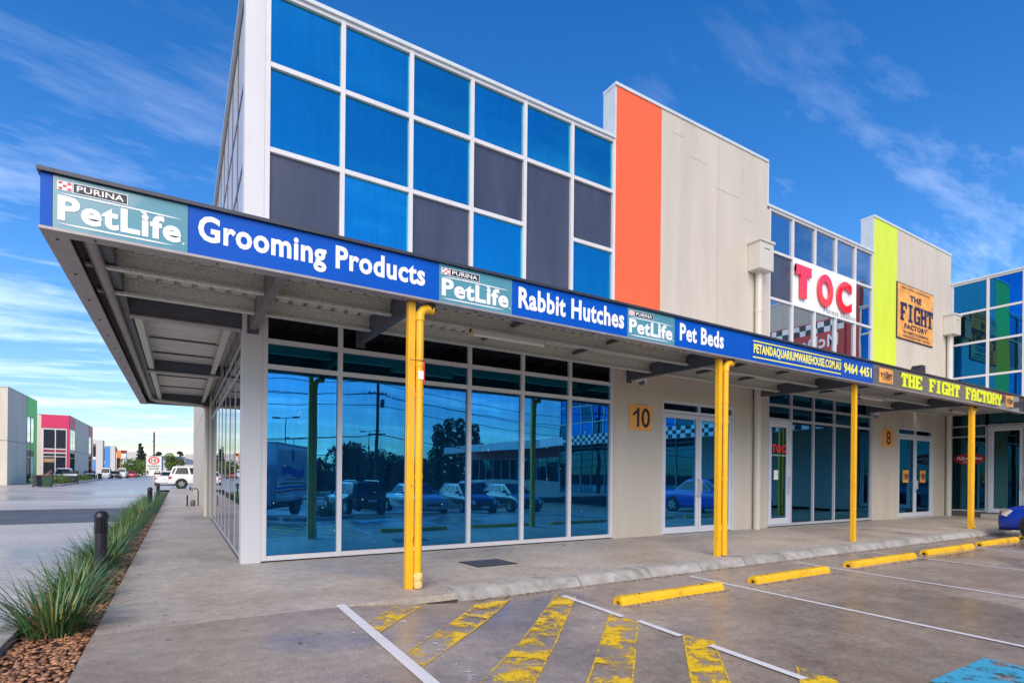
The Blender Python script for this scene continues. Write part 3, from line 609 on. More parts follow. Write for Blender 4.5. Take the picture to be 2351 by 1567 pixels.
MB().fbox(FM, 23.0, 23.010, 4.1, 10.19, .05, .053).build('panel_joint', mat('soft_joint',(.36,.34,.30),.8), V)

# rain water heads with pipes
def rainhead(x, label):
    T = thing('rainwater_head', label, 'rain head', (x+.3,-.05,0), 'beige rainwater heads')
    MB().box(x, x+.6, -.42, -.055, 6.98, 7.70).build('box', pipe_b, T, bevel=.01)
    MB().box(x-.03, x+.63, -.45, -.055, 7.70, 7.76).build('lid', pipe_b, T)
    MB().prism([(x,-.42,6.98),(x+.6,-.42,6.98),(x+.6,-.055,6.98),(x,-.055,6.98)], (0,0,0), (0,0,-.001)).build('underside', pipe_b, T)
    MB().box(x+.2, x+.42, -.424, -.421, 7.52, 7.54).build('overflow_slot', gasket, T)
    MB().tube([(x+.33,-.17,.0),(x+.33,-.17,6.98)], .095, 16).build('downpipe', pipe_b, T, smooth=True)
    for z in (2.9,5.9): MB().tube([(x+.33,-.17,z),(x+.33,-.17,z+.12)], .103, 16).build('pipe_collar', pipe_b, T, smooth=True)
rainhead(12.25, 'beige box rain head and downpipe right of the plain beige wall with the orange stripe')
rainhead(24.33, 'beige box rain head and downpipe in the inner corner beside the orange poster')

# ------------------------------------------------------------------ wing building
W = thing('wing_building', 'wing building at right with blue glass coming towards the car park', 'building', (25.1,0,0))
MB().box(25.2,45,-25.7,-.02,0,8.9).build('wall_core', beige2, W); MB().box(25.2,45,-41,-25.75,0,4.25).build('wall_core', beige2, W)
wu = [.08,1.19,2.22,3.25]
curtain(W, FW, wu, [3.95,5.35,6.65,7.83,9.0], lambda i, j: (g_wingd if (i, j) in ((0,2),(1,1)) else g_wing), mw=.08)
curtain(W, FW, wu[:2], [.22,3.05,3.45,3.95], lambda i, j: g_wingd, mw=.06, fm=grey_al)
curtain(W, FW, [1.19,3.25], [3.45,3.95], lambda i, j: g_wingd, mw=.06, fm=grey_al)
door(W, FW, 1.24, 3.22, .17, 3.40, g_wingd, 2, 0)
MB().fbox(FW, .0, 3.3, 0, .17, -.1, .03).build('plinth', mat('dark_plinth',(.10,.10,.10),.6), W)
MB().fbox(FW, 1.2, 3.3, 0, .14, .03, .55).build('door_step', path_m, W)
cap(FW, 0, 3.3, 9.04, -.3, .07, .055).build('roof_coping', coping, W)
red_w = mat('brick_red_render', (.50,.05,.04), .6, var=.08)
MB().fbox(FW, 3.3, 4.7, 4.0, 10.2, -.3, .05).build('red_wall', red_w, W)
MB().fbox(FW, 4.701, 12.4, 4.0, 10.2, -.3, .05).build('upper_wall', beige, W)
MB().fbox(FW, 3.3, 12.4, 0, 4.0, -.3, .05).build('lower_wall', beige, W)
cap(FW, 3.25, 12.45, 10.2, -.37, .075).build('parapet_coping', coping, W)
wu2 = [12.45+1.325*i for i in range(11)]
curtain(W, FW, wu2, [4.1,5.4,6.7,8.0,9.0], lambda i, j: g_wing if (i+j*2) % 3 else g_wingd, mw=.07)
curtain(W, FW, wu2, [.1,3.05,3.5,4.0], lambda i, j: g_wingd, mw=.07, fm=grey_al)
cap(FW, 12.4, 25.8, 9.04, -.3, .07, .055).build('roof_coping', coping, W)
MB().fbox(FW, 25.75, 41, 2.9, 4.2, -.3, .05).build('red_band', red_w, W)
MB().fbox(FW, 25.75, 41, 0, .9, -.3, .05).build('lower_wall', beige, W)
curtain(W, FW, [25.8+1.52*i for i in range(11)], [.9,2.9], lambda i, j: g_wingd, mw=.07, fm=grey_al)
T = thing('racing_sign', 'red racing team sign with black and white checks on the wing wall', 'sign', (25.0,-4.9,6))
MB().fbox(FW, 3.9, 9.3, 6.2, 8.85, .06, .09).build('sign_board', red_w, T)
ck = MB(); cw_ = MB()
for i in range(18):
    for j in range(2):
        (ck if (i+j) % 2 else cw_).fbox(FW, 3.95+i*.295, 3.95+(i+1)*.295, 8.28+j*.26, 8.28+(j+1)*.26, .09, .097)
        (ck if (i+j) % 2 else cw_).fbox(FW, 3.95+i*.295, 3.95+(i+1)*.295, 6.22+j*.26, 6.22+(j+1)*.26, .09, .097)
ck.build('black_checks', txt_k, T); cw_.build('white_checks', txt_w, T)
text('McDonald Bros', FW, 4.2, 8.9, 7.55, 8.15, .09, txt_w, T, bold=.02, th=.01); text('Racing', FW, 5.0, 7.6, 6.85, 7.4, .09, txt_w, T, bold=.01, th=.01, shear=.25)
T = thing('oval_window_sticker', 'dark red oval sticker on the wing window behind the far yellow post', 'sticker', (25.1,-.65,2.2))
ov = [FW.p(.665+.5*cos(a*pi/16), 2.2+.215*sin(a*pi/16), 0) for a in range(32)]
MB().prism(ov, FW.n*-.012, FW.n*-.006).build('sticker_oval', mat('burgundy_vinyl',(.36,.012,.035),.4), T)
text('McDonald Bros', FW, .28, 1.05, 2.16, 2.29, -.005, txt_w, T, bold=.02, th=.002); text('RACING', FW, .48, .85, 2.05, 2.11, -.005, txt_w, T, th=.002)

# ------------------------------------------------------------------ awning
A = thing('street_awning', 'flat steel awning wrapping the corner with exposed purlins and ribbed roof sheet', 'awning', (-1.88,-3.1,3.5))
MB().box(-1.88,22.0,-3.085,-3.045,3.53,4.0).build('front_fascia', fas_dark, A)
MB().box(-1.88,-1.84,-3.04,11.1,3.53,4.0).build('side_fascia', fas_dark, A)
MB().box(-1.90,22.0,-3.14,-2.96,4.0,4.035).build('top_flashing', fas_dark, A)
MB().box(-1.90,-1.72,-2.96,11.1,4.0,4.035).build('top_flashing', fas_dark, A)
MB().box(-1.70,22.0,-3.12,-2.96,3.505,3.53).build('soffit_trim', fas_under, A)
MB().box(-1.885,-1.70,-3.12,11.12,3.505,3.53).build('soffit_trim', fas_under, A)
sc_ = MB()
for i in range(14): sc_.lathe([(.012,-.008),(.012,0)], (-1.79, -2.9+i*1.02, 3.503), n=8)
for i in range(24): sc_.lathe([(.010,-.008),(.010,0)], (-1.5+i*.98, -3.04, 3.503), n=8)
s_ = sc_.build('trim_screws', gasket, A); s_['kind'] = 'stuff'
MB().tube([(-1.60,-2.9,3.66),(-1.60,10.9,3.66)], .06, 14).build('side_gutter', fas_under, A, smooth=True)
MB().box(-1.72,-1.45,-2.9,11.0,3.70,3.95).build('gutter_box', beam_m, A)
MB().box(-1.45,22.0,-2.955,-2.80,3.62,3.95).build('gutter_box', beam_m, A)
for x_ in (.12,1.78,7.95,12.62,18.75):
    MB().prism([(x_-.05,-2.80,3.56),(x_-.05,-.04,3.60),(x_-.05,-.04,3.86),(x_-.05,-2.80,3.86)], (0,0,0), (.10,0,0)).build('awning_beam', beam_m if x_ > 1 else mat('worn_steel_beam',(.20,.17,.16),.5,.1,var=.2,scale=4), A)
    MB().box(x_-.08,x_+.08,-.055,-.03,3.54,3.92).build('beam_plate', beam_m, A)
for y_ in (.15,5.05):
    MB().box(-1.45,-.03,y_-.05,y_+.05,3.62,3.86).build('awning_beam', beam_m, A)
    MB().box(-1.45,-.03,y_-.09,y_+.09,3.60,3.62).build('beam_flange', fas_under, A)
MB().box(-1.72,-.03,10.92,11.06,3.52,3.95).build('end_beam', beam_m, A)
MB().box(-1.86,0,11.06,11.10,3.52,4.0).build('end_trim', fas_dark, A)
def purlin(x0, x1, y, z=3.65, axis='x'):
    mb = MB()
    if axis == 'x':
        mb.box(x0,x1,y,y+.012,z,z+.21); mb.box(x0,x1,y-.075,y,z,z+.012); mb.box(x0,x1,y-.075,y-.065,z+.012,z+.03); mb.box(x0,x1,y-.075,y,z+.198,z+.21)
    else:
        mb.box(y,y+.012,x0,x1,z,z+.21); mb.box(y-.085,y,x0,x1,z,z+.012); mb.box(y-.085,y,x0,x1,z+.198,z+.21)
    mb.build('purlin', galv, A)
xs_ = [-1.72,.07,1.73,7.9,12.57,18.7,22.0]
for k in range(6):
    for y_ in (-1.74,-.74): purlin(xs_[k]+(.05 if k else 0)*2, xs_[k+1]-.005, y_)
    if k: 
        for q in (.33,.66):
            xx = xs_[k]+(xs_[k+1]-xs_[k])*q
            if xs_[k+1]-xs_[k] > 3: MB().box(xx-.03,xx+.03,-2.8,-.3,3.80,3.86).build('bridging_strut', beam_m, A)
for k, (a, b_) in enumerate(((.2,5.0),(5.1,10.92))):
    purlin(a, b_, -1.33, axis='y'); purlin(a, b_, -.16, axis='y')
    for q in (.5,.8) if k == 0 else (.35,.7):
        yy = a+(b_-a)*q; MB().box(-1.40,-.2,yy-.03,yy+.03,3.84,3.86).build('sheet_lap', beam_m, A)
def ribbed(x0, x1, y0, y1, z, axis):
    mb = MB(); L_, per = ((x1-x0) if axis == 'y' else (y1-y0)), .20; n = int(L_/per); a0 = x0 if axis == 'y' else y0; st = []
    for i in range(n):
        a = a0+i*per; st += [(a, z), (a+.13, z), (a+.15, z+.045), (a+.185, z+.045), (a+.2, z)]
    v = []
    for a, zz in st:
        if axis == 'y': v += [(a, y0, zz), (a, y1, zz)]
        else: v += [(x0, a, zz), (x1, a, zz)]
    mb.v = v; mb.f = [(2*i, 2*i+1, 2*i+3, 2*i+2) for i in range(len(st)-1)]
    mb.build('roof_sheet', sheet, A)
ribbed(-1.44, 22, -2.8, .10, 3.865, 'y'); ribbed(-1.44, .02, .12, 10.92, 3.868, 'x')
MB().box(-1.86,22,-3.04,0,3.93,3.95).build('roof_deck', sheet, A); MB().box(-1.83,-.03,0.01,11.05,3.93,3.95).build('roof_deck', sheet, A)
W2 = thing('wing_awning', 'pale awning running along the front of the wing building', 'awning', (22,-3.1,3.5))
MB().box(22.02,22.08,-41,-3.15,3.5,4.12).build('fascia', mat('pale_grey_fascia',(.48,.52,.56),.35,var=.06), W2); MB().box(22.08,25.04,-41,-.02,3.88,3.94).build('roof_sheet', sheet, W2)
MB().box(22.0,22.2,-41,-3.15,3.47,3.495).build('soffit_trim', fas_under, W2)
ck = MB(); cw_ = MB(); FWF = Fr((22.02,0,0), (0,-1,0), (-1,0,0))
for i in range(60):
    for j in range(3): (ck if (i+j) % 2 else cw_).fbox(FWF, 3.2+i*.30, 3.2+(i+1)*.30, 3.5+j*.205, 3.5+(j+1)*.205, .0, .012)
T = thing('checkered_fascia_sign', 'black and white checkered sign board on the wing awning at the right edge', 'sign', (22,-3.2,3.5))
ck.build('black_checks', txt_k, T); cw_.build('white_checks', txt_w, T)
T = thing('white_fascia_board', 'blank white board on the far part of the wing awning seen only mirrored', 'sign', (22,-22,3.5)); MB().fbox(FWF, 21.2, 24, 3.52, 4.1, .0, .03).build('board', txt_w, T)

# ------------------------------------------------------------------ fascia signs (all stand proud of the fascia)
def board(x0, x1, mt, label, name='fascia_sign'):
    T = thing(name, label, 'sign', (x0,-3.1,3.54)); MB().fbox(FF, x0+.002, x1-.002, 3.535, 3.995, -.012, .004).build('sign_board', mt, T); return T
def arcline(F, u0, u1, z, th_, d, sag, mt, T, tap=True):
    top = []; bot = []
    for k in range(11):
        s = k/10; u = u0+(u1-u0)*s; zz = z-sag*(2*s-1)**2; h_ = th_*(1 if not tap else (min(1, 6*s+.15)*min(1, 6*(1-s)+.15)))
        top.append(F.p(u, zz+h_/2, d)); bot.append(F.p(u, zz-h_/2, d))
    MB().prism(top+bot[::-1], (0,0,0), F.n*.003).build('rule_line', mt, T)
def petlogo(x0, x1, label):
    T = board(x0, x1, sign_teal, label); W_ = x1-x0; d = .005; X = lambda s: x0+W_*s
    MB().fbox(FF, X(.03), X(.13), 3.875, 3.955, d, d+.003).build('check_square', txt_w, T)
    rd = MB()
    for i in range(3):
        for j in range(3):
            if (i+j) % 2 == 0: rd.fbox(FF, X(.04+.03*i), X(.064+.03*i), 3.881+.0245*j, 3.900+.0245*j, d+.003, d+.006)
    rd.build('red_checks', txt_r, T)
    MB().fbox(FF, X(.135), X(.53), 3.868, 3.960, d, d+.003).build('name_box_rim', txt_w, T)
    MB().fbox(FF, X(.142), X(.523), 3.875, 3.953, d+.003, d+.005).build('name_box', txt_k, T)
    text('PURINA', FF, X(.165), X(.50), 3.888, 3.940, d+.005, txt_w, T, bold=.015, th=.002)
    arcline(FF, X(.04), X(.95), 3.848, .013, d, .006, txt_w, T); arcline(FF, X(.04), X(.88), 3.578, .014, d, .0, txt_w, T)
    text('PetLife', FF, X(.035), X(.945), 3.608, 3.832, d, txt_w, T, bold=.036, th=.003, res=3)
    lf = [FF.p(X(.652)+.024*W_*cos(a*pi/8), 3.826+.010*sin(a*pi/8)+.004*cos(a*pi/8)*-1, d+.003) for a in range(16)]
    MB().prism(lf, (0,0,0), FF.n*.003).build('leaf_dot', txt_w, T)
    MB().fbox(FF, X(.955), X(.972), 3.605, 3.62, d, d+.003).build('mark_dot', txt_w, T)
    return T
board(-1.88,-1.795, sign_blue, 'narrow plain blue end strip at the far left corner of the awning')
petlogo(-1.795,-.775, 'largest teal logo panel at the far left end of the awning fascia')
T = board(-.775,1.875, sign_blue, 'long blue fascia sign reading Grooming Products')
text('Grooming Products', FF, -.69, 1.69, 3.60, 3.935, .005, txt_w, T, bold=.032, th=.003, res=3)
petlogo(1.875,2.93, 'teal logo panel between the grooming and rabbit hutch signs')
T = board(2.93,5.0, sign_blue, 'blue fascia sign reading Rabbit Hutches')
text('Rabbit Hutches', FF, 3.03, 4.93, 3.64, 3.93, .005, txt_w, T, bold=.032, th=.003)
petlogo(5.0,6.04, 'smallest teal logo panel left of the pet beds sign')
T = board(6.04,8.03, sign_blue, 'blue fascia sign reading Pet Beds above the entrance post')
text('Pet Beds', FF, 6.16, 7.27, 3.64, 3.93, .005, txt_w, T, bold=.032, th=.003)
T = board(8.03,12.45, sign_blue2, 'deep blue fascia sign with yellow web address and phone number')
text('PETANDAQUARIUMWAREHOUSE.COM.AU', FF, 8.12, 11.1, 3.655, 3.86, .005, txt_y, T, bold=.03, th=.003)
MB().fbox(FF, 8.1, 11.1, 3.895, 3.915, .004, .007).build('rule_line', txt_y, T); MB().fbox(FF, 8.1, 11.1, 3.60, 3.622, .004, .007).build('rule_line', txt_y, T)
text('9464 4451', FF, 11.22, 12.38, 3.655, 3.88, .005, txt_y, T, name='phone_number', bold=.03, th=.003)
T = board(12.45,21.45, sign_grey, 'dark grey fascia sign reading The Fight Factory in acid yellow slab letters')
slab('THE FIGHT FACTORY', FF, 13.75, 20.0, 3.60, 3.93, .005, txt_ac, T)
def fightlogo(F, u0, u1, z0, z1, d, T, small=True):
    MB().fbox(F, u0, u1, z0, z1, d, d+.008).build('logo_panel', poster_o, T); w_ = u1-u0; h_ = z1-z0; d += .009
    text('THE', F, u0+w_*.36, u0+w_*.64, z0+h_*.72, z0+h_*.82, d, navy, T, bold=.03, th=.002)
    slab('FIGHT', F, u0+w_*.1, u0+w_*.93, z0+h_*.36, z0+h_*.68, d, navy, T, th=.003)
    text('FACTORY', F, u0+w_*.2, u0+w_*.8, z0+h_*.22, z0+h_*.32, d, navy, T, bold=.03, th=.002)
    if not small: pass
T2 = thing('small_logo_board', 'orange logo square at the left end of the dark grey fascia sign', 'sign', (12.7,-3.1,3.6)); fightlogo(FF, 12.72, 13.35, 3.60, 3.93, .006, T2)
T2 = thing('small_logo_board', 'orange logo square at the right end of the dark grey fascia sign', 'sign', (20.4,-3.1,3.6)); fightlogo(FF, 20.35, 20.95, 3.62, 3.95, .006, T2)

# ------------------------------------------------------------------ posts, pipes, lights, cameras, numbers
def post(x, y, label):
    T = thing('awning_post', label, 'post', (x,y,0), 'yellow awning posts')
    MB().box(x-.045,x+.045,y-.045,y+.045,0,3.52).build('shaft', yellow, T, bevel=.006)
    MB().box(x-.07,x+.07,y-.07,y+.07,3.50,3.515).build('top_plate', beam_m, T)
def ypipe(x, y, label, foot=False, damaged=False):
    T = thing('yellow_downpipe', label, 'downpipe', (x,y,0), 'yellow downpipes')
    z0 = .02 if not foot else .10
    MB().tube([(x,y,z0),(x,y,3.32)], .047, 16).build('pipe', yellow, T, smooth=True)
    MB().tube([(x,y,3.28),(x,y,3.36),(x+.035,y,3.415),(x+.09,y+.0,3.44),(x+.17,y,3.44)], .056, 14).build('elbow', yellow, T, smooth=True)
    MB().tube([(x+.14,y,3.43),(x+.14,y,3.53)], .058, 14).build('gutter_drop', gasket, T, smooth=True)
    for z in (1.35,2.72,2.35): MB().tube([(x,y,z),(x,y,z+.05)], .052, 16).build('pipe_collar', yellow, T, smooth=True)
    if foot: MB().tube([(x,y,.14),(x,y,.06),(x+.05,y-.04,.03)], .05, 12).build('shoe', yellow, T, smooth=True)
    if damaged:
        MB().lathe([(.05,0),(.056,.02),(.056,.07),(.05,.09),(.058,.10),(.058,.16),(.05,.19)], (x+.005,y-.004,.01), n=14).build('patched_collar', mat('bare_patch',(.80,.58,.22),.6,var=.3,scale=30), T, smooth=True)
        MB().box(x-.035,x+.03,y-.052,y-.046,2.56,2.66).build('torn_tape', txt_w, T); MB().box(x+.03,x+.05,y-.04,y-.01,2.52,2.80).build('red_tape', txt_r, T)
        MB().tube([(x-.15,y-.052,2.78),(x+.05,y-.052,2.79)], .004, 5).build('tie_wire', gasket, T)
post(1.575,-2.95, 'yellow steel post nearest the camera, in front of the second window bay'); ypipe(1.675,-3.0, 'yellow downpipe with peeling tape beside the nearest post', damaged=True)
post(7.34,-2.96, 'yellow steel post standing in front of the double entrance door'); ypipe(7.44,-3.03, 'yellow downpipe beside the post in front of the double entrance door')
post(12.03,-2.92, 'single yellow post without a pipe, in front of the fitness studio windows')
post(18.5,-2.88, 'farthest yellow post near the blue car'); ypipe(18.72,-2.86, 'farthest yellow downpipe near the blue car', foot=True)
def striplight(x0, x1, label):
    T = thing('strip_light', label, 'light', ((x0+x1)/2,-1.78,3.58), 'strip lights under the awning')
    MB().box(x0,x1,-1.83,-1.75,3.60,3.645).build('tray', white_al, T)
    MB().tube([(x0+.03,-1.79,3.585),(x1-.03,-1.79,3.585)], .035, 10).build('diffuser', tube_m, T, smooth=True)
    for x_ in (x0,x1-.03): MB().box(x_,x_+.03,-1.84,-1.74,3.545,3.645).build('end_cap', mat('aged_end_cap',(.62,.50,.28),.5), T)
striplight(2.98,4.38, 'long strip light under the awning above the large shop windows'); striplight(14.5,15.8, 'strip light under the awning right of the single post')
striplight(20.2,21.3, 'strip light under the awning near the inner corner')
def dome(x, z, label, big=True):
    T = thing('security_camera', label, 'camera', (x,-.1,z), 'security cameras')
    if big:
        MB().box(x-.09,x+.16,-.22,-.055,z-.02,z+.06).build('bracket', txt_w, T, bevel=.012)
        MB().lathe([(.02,-.10),(.055,-.075),(.07,-.03),(.07,.0)], (x+.03,-.17,z), n=14).build('dome_lens', mat('camera_dome',(.02,.04,.16),.1,coat=1), T, smooth=True)
    else:
        MB().box(x-.05,x+.05,-.17,-.055,z-.02,z+.24).build('housing', txt_w, T, bevel=.012)
        MB().lathe([(.02,-.07),(.045,-.04),(.05,0)], (x,-.11,z-.02), n=12).build('dome_lens', mat('camera_lens_blue',(.02,.18,.5),.2), T, smooth=True)
dome(8.2,3.60, 'white dome security camera on the wall above the number ten plaque'); dome(19.15,3.55, 'white security camera on the wall above the number eight plaque', False)
def plaque(x0, x1, z0, z1, s, a, b_, label):
    T = thing('number_plaque', label, 'sign', ((x0+x1)/2,-.05,z0)); MB().fbox(FM, x0, x1, z0, z1, .05, .075).build('plaque_board', plaque_o, T, bevel=.004)
    if s == '10':
        MB().prism([FM.p(u, z, .075) for u, z in ((a+.13,z0+.07),(a+.20,z0+.07),(a+.20,z1-.065),(a+.15,z1-.065),(a+.11,z1-.13),(a+.0,z1-.20),(a+.0,z1-.265),(a+.13,z1-.19))], (0,0,0), (0,-.004,0)).build('number', txt_k, T)
        text('0', FM, a+.27, b_, z0+.065, z1-.065, .075, txt_k, T, name='number', bold=.012, th=.004, res=4)
    else: text(s, FM, a, b_, z0+.07, z1-.07, .075, txt_k, T, name='number', bold=.012, th=.004, res=4)
plaque(7.95,8.68,2.48,3.06, '10', 8.06,8.60, 'square orange number plaque reading 10 left of the entrance door'); plaque(19.68,20.46,2.52,3.12, '8', 19.93,20.22, 'square orange number plaque reading 8 beside the far double door')
# TOC sign
T = thing('fitness_sign', 'white panel sign with large red TOC letters and Fitness Studios below', 'sign', (14.4,-.03,6.47))
MB().fbox(FM, 14.37, 17.90, 6.44, 7.84, -.02, .045).build('sign_panel', txt_w, T)
toc = MB(); F_ = FM
def blk(mb, lst, u, w_, z0, h_):
    for j, (a, b_, c, e) in enumerate(lst): mb.fbox(FM, u+a*w_/6, u+c*w_/6, z0+b_*h_/8, z0+e*h_/8, .085, .13+.001*j)
blk(toc, [(0,6.2,6,8),(0,5.6,1.6,8),(4.4,5.6,6,8),(1.8,0,4.2,8)], 14.39, .80, 6.68, .95)
toc.build('letter', toc_red, T)
for ch, a, b_ in (('O',15.57,16.38),('C',16.65,17.48)):
    text(ch, FM, a, b_, 6.64, 7.62, .085, toc_red, T, name='letter', bold=.045, th=.045, res=6)
text('Fitness Studios', FM, 16.0, 17.86, 6.49, 6.66, .045, mat('grey_thin_letter',(.12,.13,.15),.5), T, th=.003, res=2)
# poster
T = thing('wall_poster', 'tall orange poster with dark Fight Factory lettering on the far beige wall', 'poster', (20.6,-.05,6.35))
MB().fbox(FM, 20.57, 23.40, 6.36, 8.34, .05, .08).build('poster_rim', navy, T); MB().fbox(FM, 20.61, 23.36, 6.40, 8.30, .08, .095).build('poster_board', poster_o, T)
text('THE', FM, 21.5, 22.4, 7.78, 8.0, .095, navy, T, bold=.05, th=.005); slab('FIGHT', FM, 20.78, 23.34, 7.02, 7.66, .095, navy, T, th=.006)
text('FACTORY', FM, 21.1, 22.9, 6.76, 6.95, .095, navy, T, bold=.05, th=.005); text('THE TEMPLE OF CHAMPIONS', FM, 21.0, 23.0, 6.58, 6.68, .095, navy, T, bold=.02, th=.004)
text('THEFIGHTFACTORY.COM.AU', FM, 20.9, 23.1, 6.45, 6.53, .095, navy, T, bold=.02, th=.004); text('FIGHTWEAR | FITNESSWEAR', FM, 20.9, 23.1, 8.14, 8.22, .095, navy, T, bold=.02, th=.004)
# stickers on doors
T = thing('door_lettering', 'small red TOC lettering on the single glass door', 'sticker', (13.8,0,2.1)); text('TOC', FM, 13.5, 14.2, 2.12, 2.36, -.012, txt_r, T, bold=.07, th=.002); text('FITNESS STUDIOS', FM, 13.5, 14.2, 2.03, 2.07, -.012, txt_w, T, th=.002)
for a, l in ((21.55,'left'),(22.9,'right')):
    T = thing('door_sticker', 'small yellow logo sticker on the %s leaf of the far double door' % l, 'sticker', (a,0,1.6), 'yellow stickers on the far double door'); fightlogo(FM, a-.22, a+.22, 1.28, 1.72, -.012, T)
T = thing('door_notice', 'white notice sheet taped inside the single glass door', 'notice', (14,0,1.4)); MB().fbox(FM, 13.62, 13.82, 1.35, 1.62, -.013, -.010).build('paper', txt_w, T)
# flood light on the awning roof
T = thing('floodlight', 'dark floodlight on top of the awning in front of the far beige wall', 'light', (17.4,-2,4.03))
MB().prism([(17.2,-2.1,4.3),(17.32,-2.1,4.62),(17.4,-2.1,4.7),(17.62,-2.1,4.7),(17.66,-2.1,4.3)], (0,0,0), (0,.25,0)).build('lamp_housing', black_pl, T, bevel=.01); MB().box(17.4,17.48,-2.0,-1.94,4.03,4.31).build('bracket', black_pl, T)
# manhole cover
T = thing('manhole_cover', 'rectangular metal access cover set in the footpath', 'cover', (3.4,-1.7,0))
q = [(2.99,-1.42,.0),(3.70,-1.42,.0),(3.76,-2.0,.0),(3.05,-2.0,.0)]
MB().prism(q, (0,0,.001), (0,0,.008)).build('frame', gasket, T); MB().prism([(3.02,-1.45,0),(3.67,-1.45,0),(3.73,-1.97,0),(3.08,-1.97,0)], (0,0,.008), (0,0,.012)).build('cover_plate', iron, T)
# wheel stops
def wheelstop(x0, x1, y, label):
    T = thing('wheel_stop', label, 'wheel stop', ((x0+x1)/2,y-.08,H((x0+x1)/2,y)), 'yellow wheel stops'); z = H((x0+x1)/2,y)
    out_ = [(0,0),(.01,.05),(.045,.095),(.12,.095),(.155,.05),(.165,0),(.125,0),(.11,.035),(.083,.05),(.055,.035),(.04,0)]
    mb = MB(); mb.prism([(x0, y-.17+a, z+b_) for a, b_ in out_], (0,0,0), (x1-x0,0,0)); o = mb.build('block', yellow_ws, T)
    for xx in (x0+.35,x1-.35): MB().lathe([(.018,0),(.018,.003)], (xx, y-.088, z+.0955), n=8).build('bolt_hole', gasket, T)
wl = ['nearest yellow wheel stop beside the hatched area','second yellow wheel stop from the hatched area, scuffed along its edge','third yellow wheel stop, in the middle of the row','fourth yellow wheel stop, in front of the single post','fifth yellow wheel stop, left of the blue car','yellow wheel stop under the nose of the blue car']
for (a, b_, y_), l in zip(((3.62,5.46,-4.36),(6.24,8.15,-4.33),(8.98,11.35,-4.26),(12.0,14.3,-4.2),(14.9,17.15,-4.16),(17.75,19.9,-4.12)), wl): wheelstop(a, b_, y_, l)
# water standpipe by the side wall
T = thing('water_standpipe', 'black bent water pipe standing against the side wall', 'standpipe', (-.1,16.9,0))
MB().tube([(-.16,16.8,0),(-.16,16.8,.62),(-.20,16.8,.72),(-.45,16.8,.72)], .022, 8).build('pipe', black_pl, T, smooth=True); MB().lathe([(.09,0),(.09,.2),(.05,.26)], (-.35,16.8,0), n=12).build('meter', iron, T, smooth=True)
MB().tube([(-.55,16.8,0),(-.55,16.8,.45)], .03, 8).build('stake', black_pl, T); MB().tube([(-.45,16.8,.66),(-.45,16.8,.80)], .03, 8).build('tap', black_pl, T)

# ------------------------------------------------------------------ bollards, sign, plants
def bollard(x, y, label):
    T = thing('garden_bollard', label, 'bollard', (0,0,0), 'black louvred bollards in the planter')
    z = -.05
    MB().lathe([(.085,0),(.085,.03),(.07,.04),(.07,.62)], (0,0,z), n=24).build('shaft', black_pl, T, smooth=True)
    MB().lathe([(.055,.62),(.055,.82)], (0,0,z), n=16).build('lamp_core', mat('bollard_core',(.05,.055,.07),.2), T, smooth=True)
    for i in range(9): MB().lathe([(.056,.635+i*.021),(.082,.628+i*.021),(.082,.633+i*.021),(.056,.641+i*.021)], (0,0,z), n=24).build('louvre', black_pl, T, smooth=True)
    for a in range(4): MB().tube([(.074*cos(a*pi/2+.5),.074*sin(a*pi/2+.5),z+.62),(.074*cos(a*pi/2+.5),.074*sin(a*pi/2+.5),z+.83)], .006, 6).build('guard_rod', black_pl, T)
    MB().lathe([(.085,.82),(.088,.835),(.086,.85),(.075,.885),(.05,.91),(.02,.92)], (0,0,z), n=24).build('cap', black_pl, T, smooth=True)
    T.location = (x, y, 0); return T
b1 = bollard(-1.72,-.16, 'nearest black louvred bollard among the strappy grass')
for y_, l in ((13.4,'middle black bollard just in front of the speed sign'),(21.6,'farthest black bollard at the end of the planter')): dup(b1, (-1.70,y_,0), 0, l)
T = thing('speed_sign', 'white ten speed limit shared zone sign on a grey post in the planter', 'sign', (-1.72,17.08,0))
FSg = Fr((-1.72,17.05,0), (sin(YAW)*.0+1,0,0), (0,-1,0))
MB().tube([(-1.72,17.08,-.1),(-1.72,17.08,2.02)], .03, 12).build('post', steel, T, smooth=True)
MB().fbox(FSg, -.275, .275, 1.22, 2.05, .0, .012).build('sign_rim', txt_k, T, bevel=.004); MB().fbox(FSg, -.262, .262, 1.233, 2.037, .012, .016).build('sign_face', mat('sign_white',(.74,.78,.76),.5,var=.03), T)
for r0, r1, mt_, d_ in ((.13,.185,txt_r,.017),):
    rg = MB()
    for k in range(32):
        a0, a1 = 2*pi*k/32, 2*pi*(k+1)/32
        rg.quad(*[FSg.p(r_*cos(a)*1.05, 1.86+r_*sin(a)*.85, d_) for r_, a in ((r0,a0),(r1,a0),(r1,a1),(r0,a1))])
    rg.build('speed_ring', txt_r, T)
text('10', FSg, -.085, .085, 1.79, 1.93, .016, txt_k, T, bold=.03, th=.002); text('SHARED', FSg, -.215, .215, 1.60, 1.67, .016, txt_k, T, bold=.02, th=.002); text('ZONE', FSg, -.17, .17, 1.49, 1.56, .016, txt_k, T, bold=.02, th=.002)
MB().lathe([(.001,-.001),(.028,-.001),(.028,0)], FSg.p(-.21,1.435,.017), 'y', 10).fbox(FSg, -.235,-.185,1.33,1.405,.016,.018).fbox(FSg,-.255,-.15,1.375,1.395,.016,.0185).fbox(FSg,-.24,-.222,1.26,1.33,.016,.0187).fbox(FSg,-.198,-.18,1.26,1.33,.016,.0189).build('walker_symbol', txt_k, T)
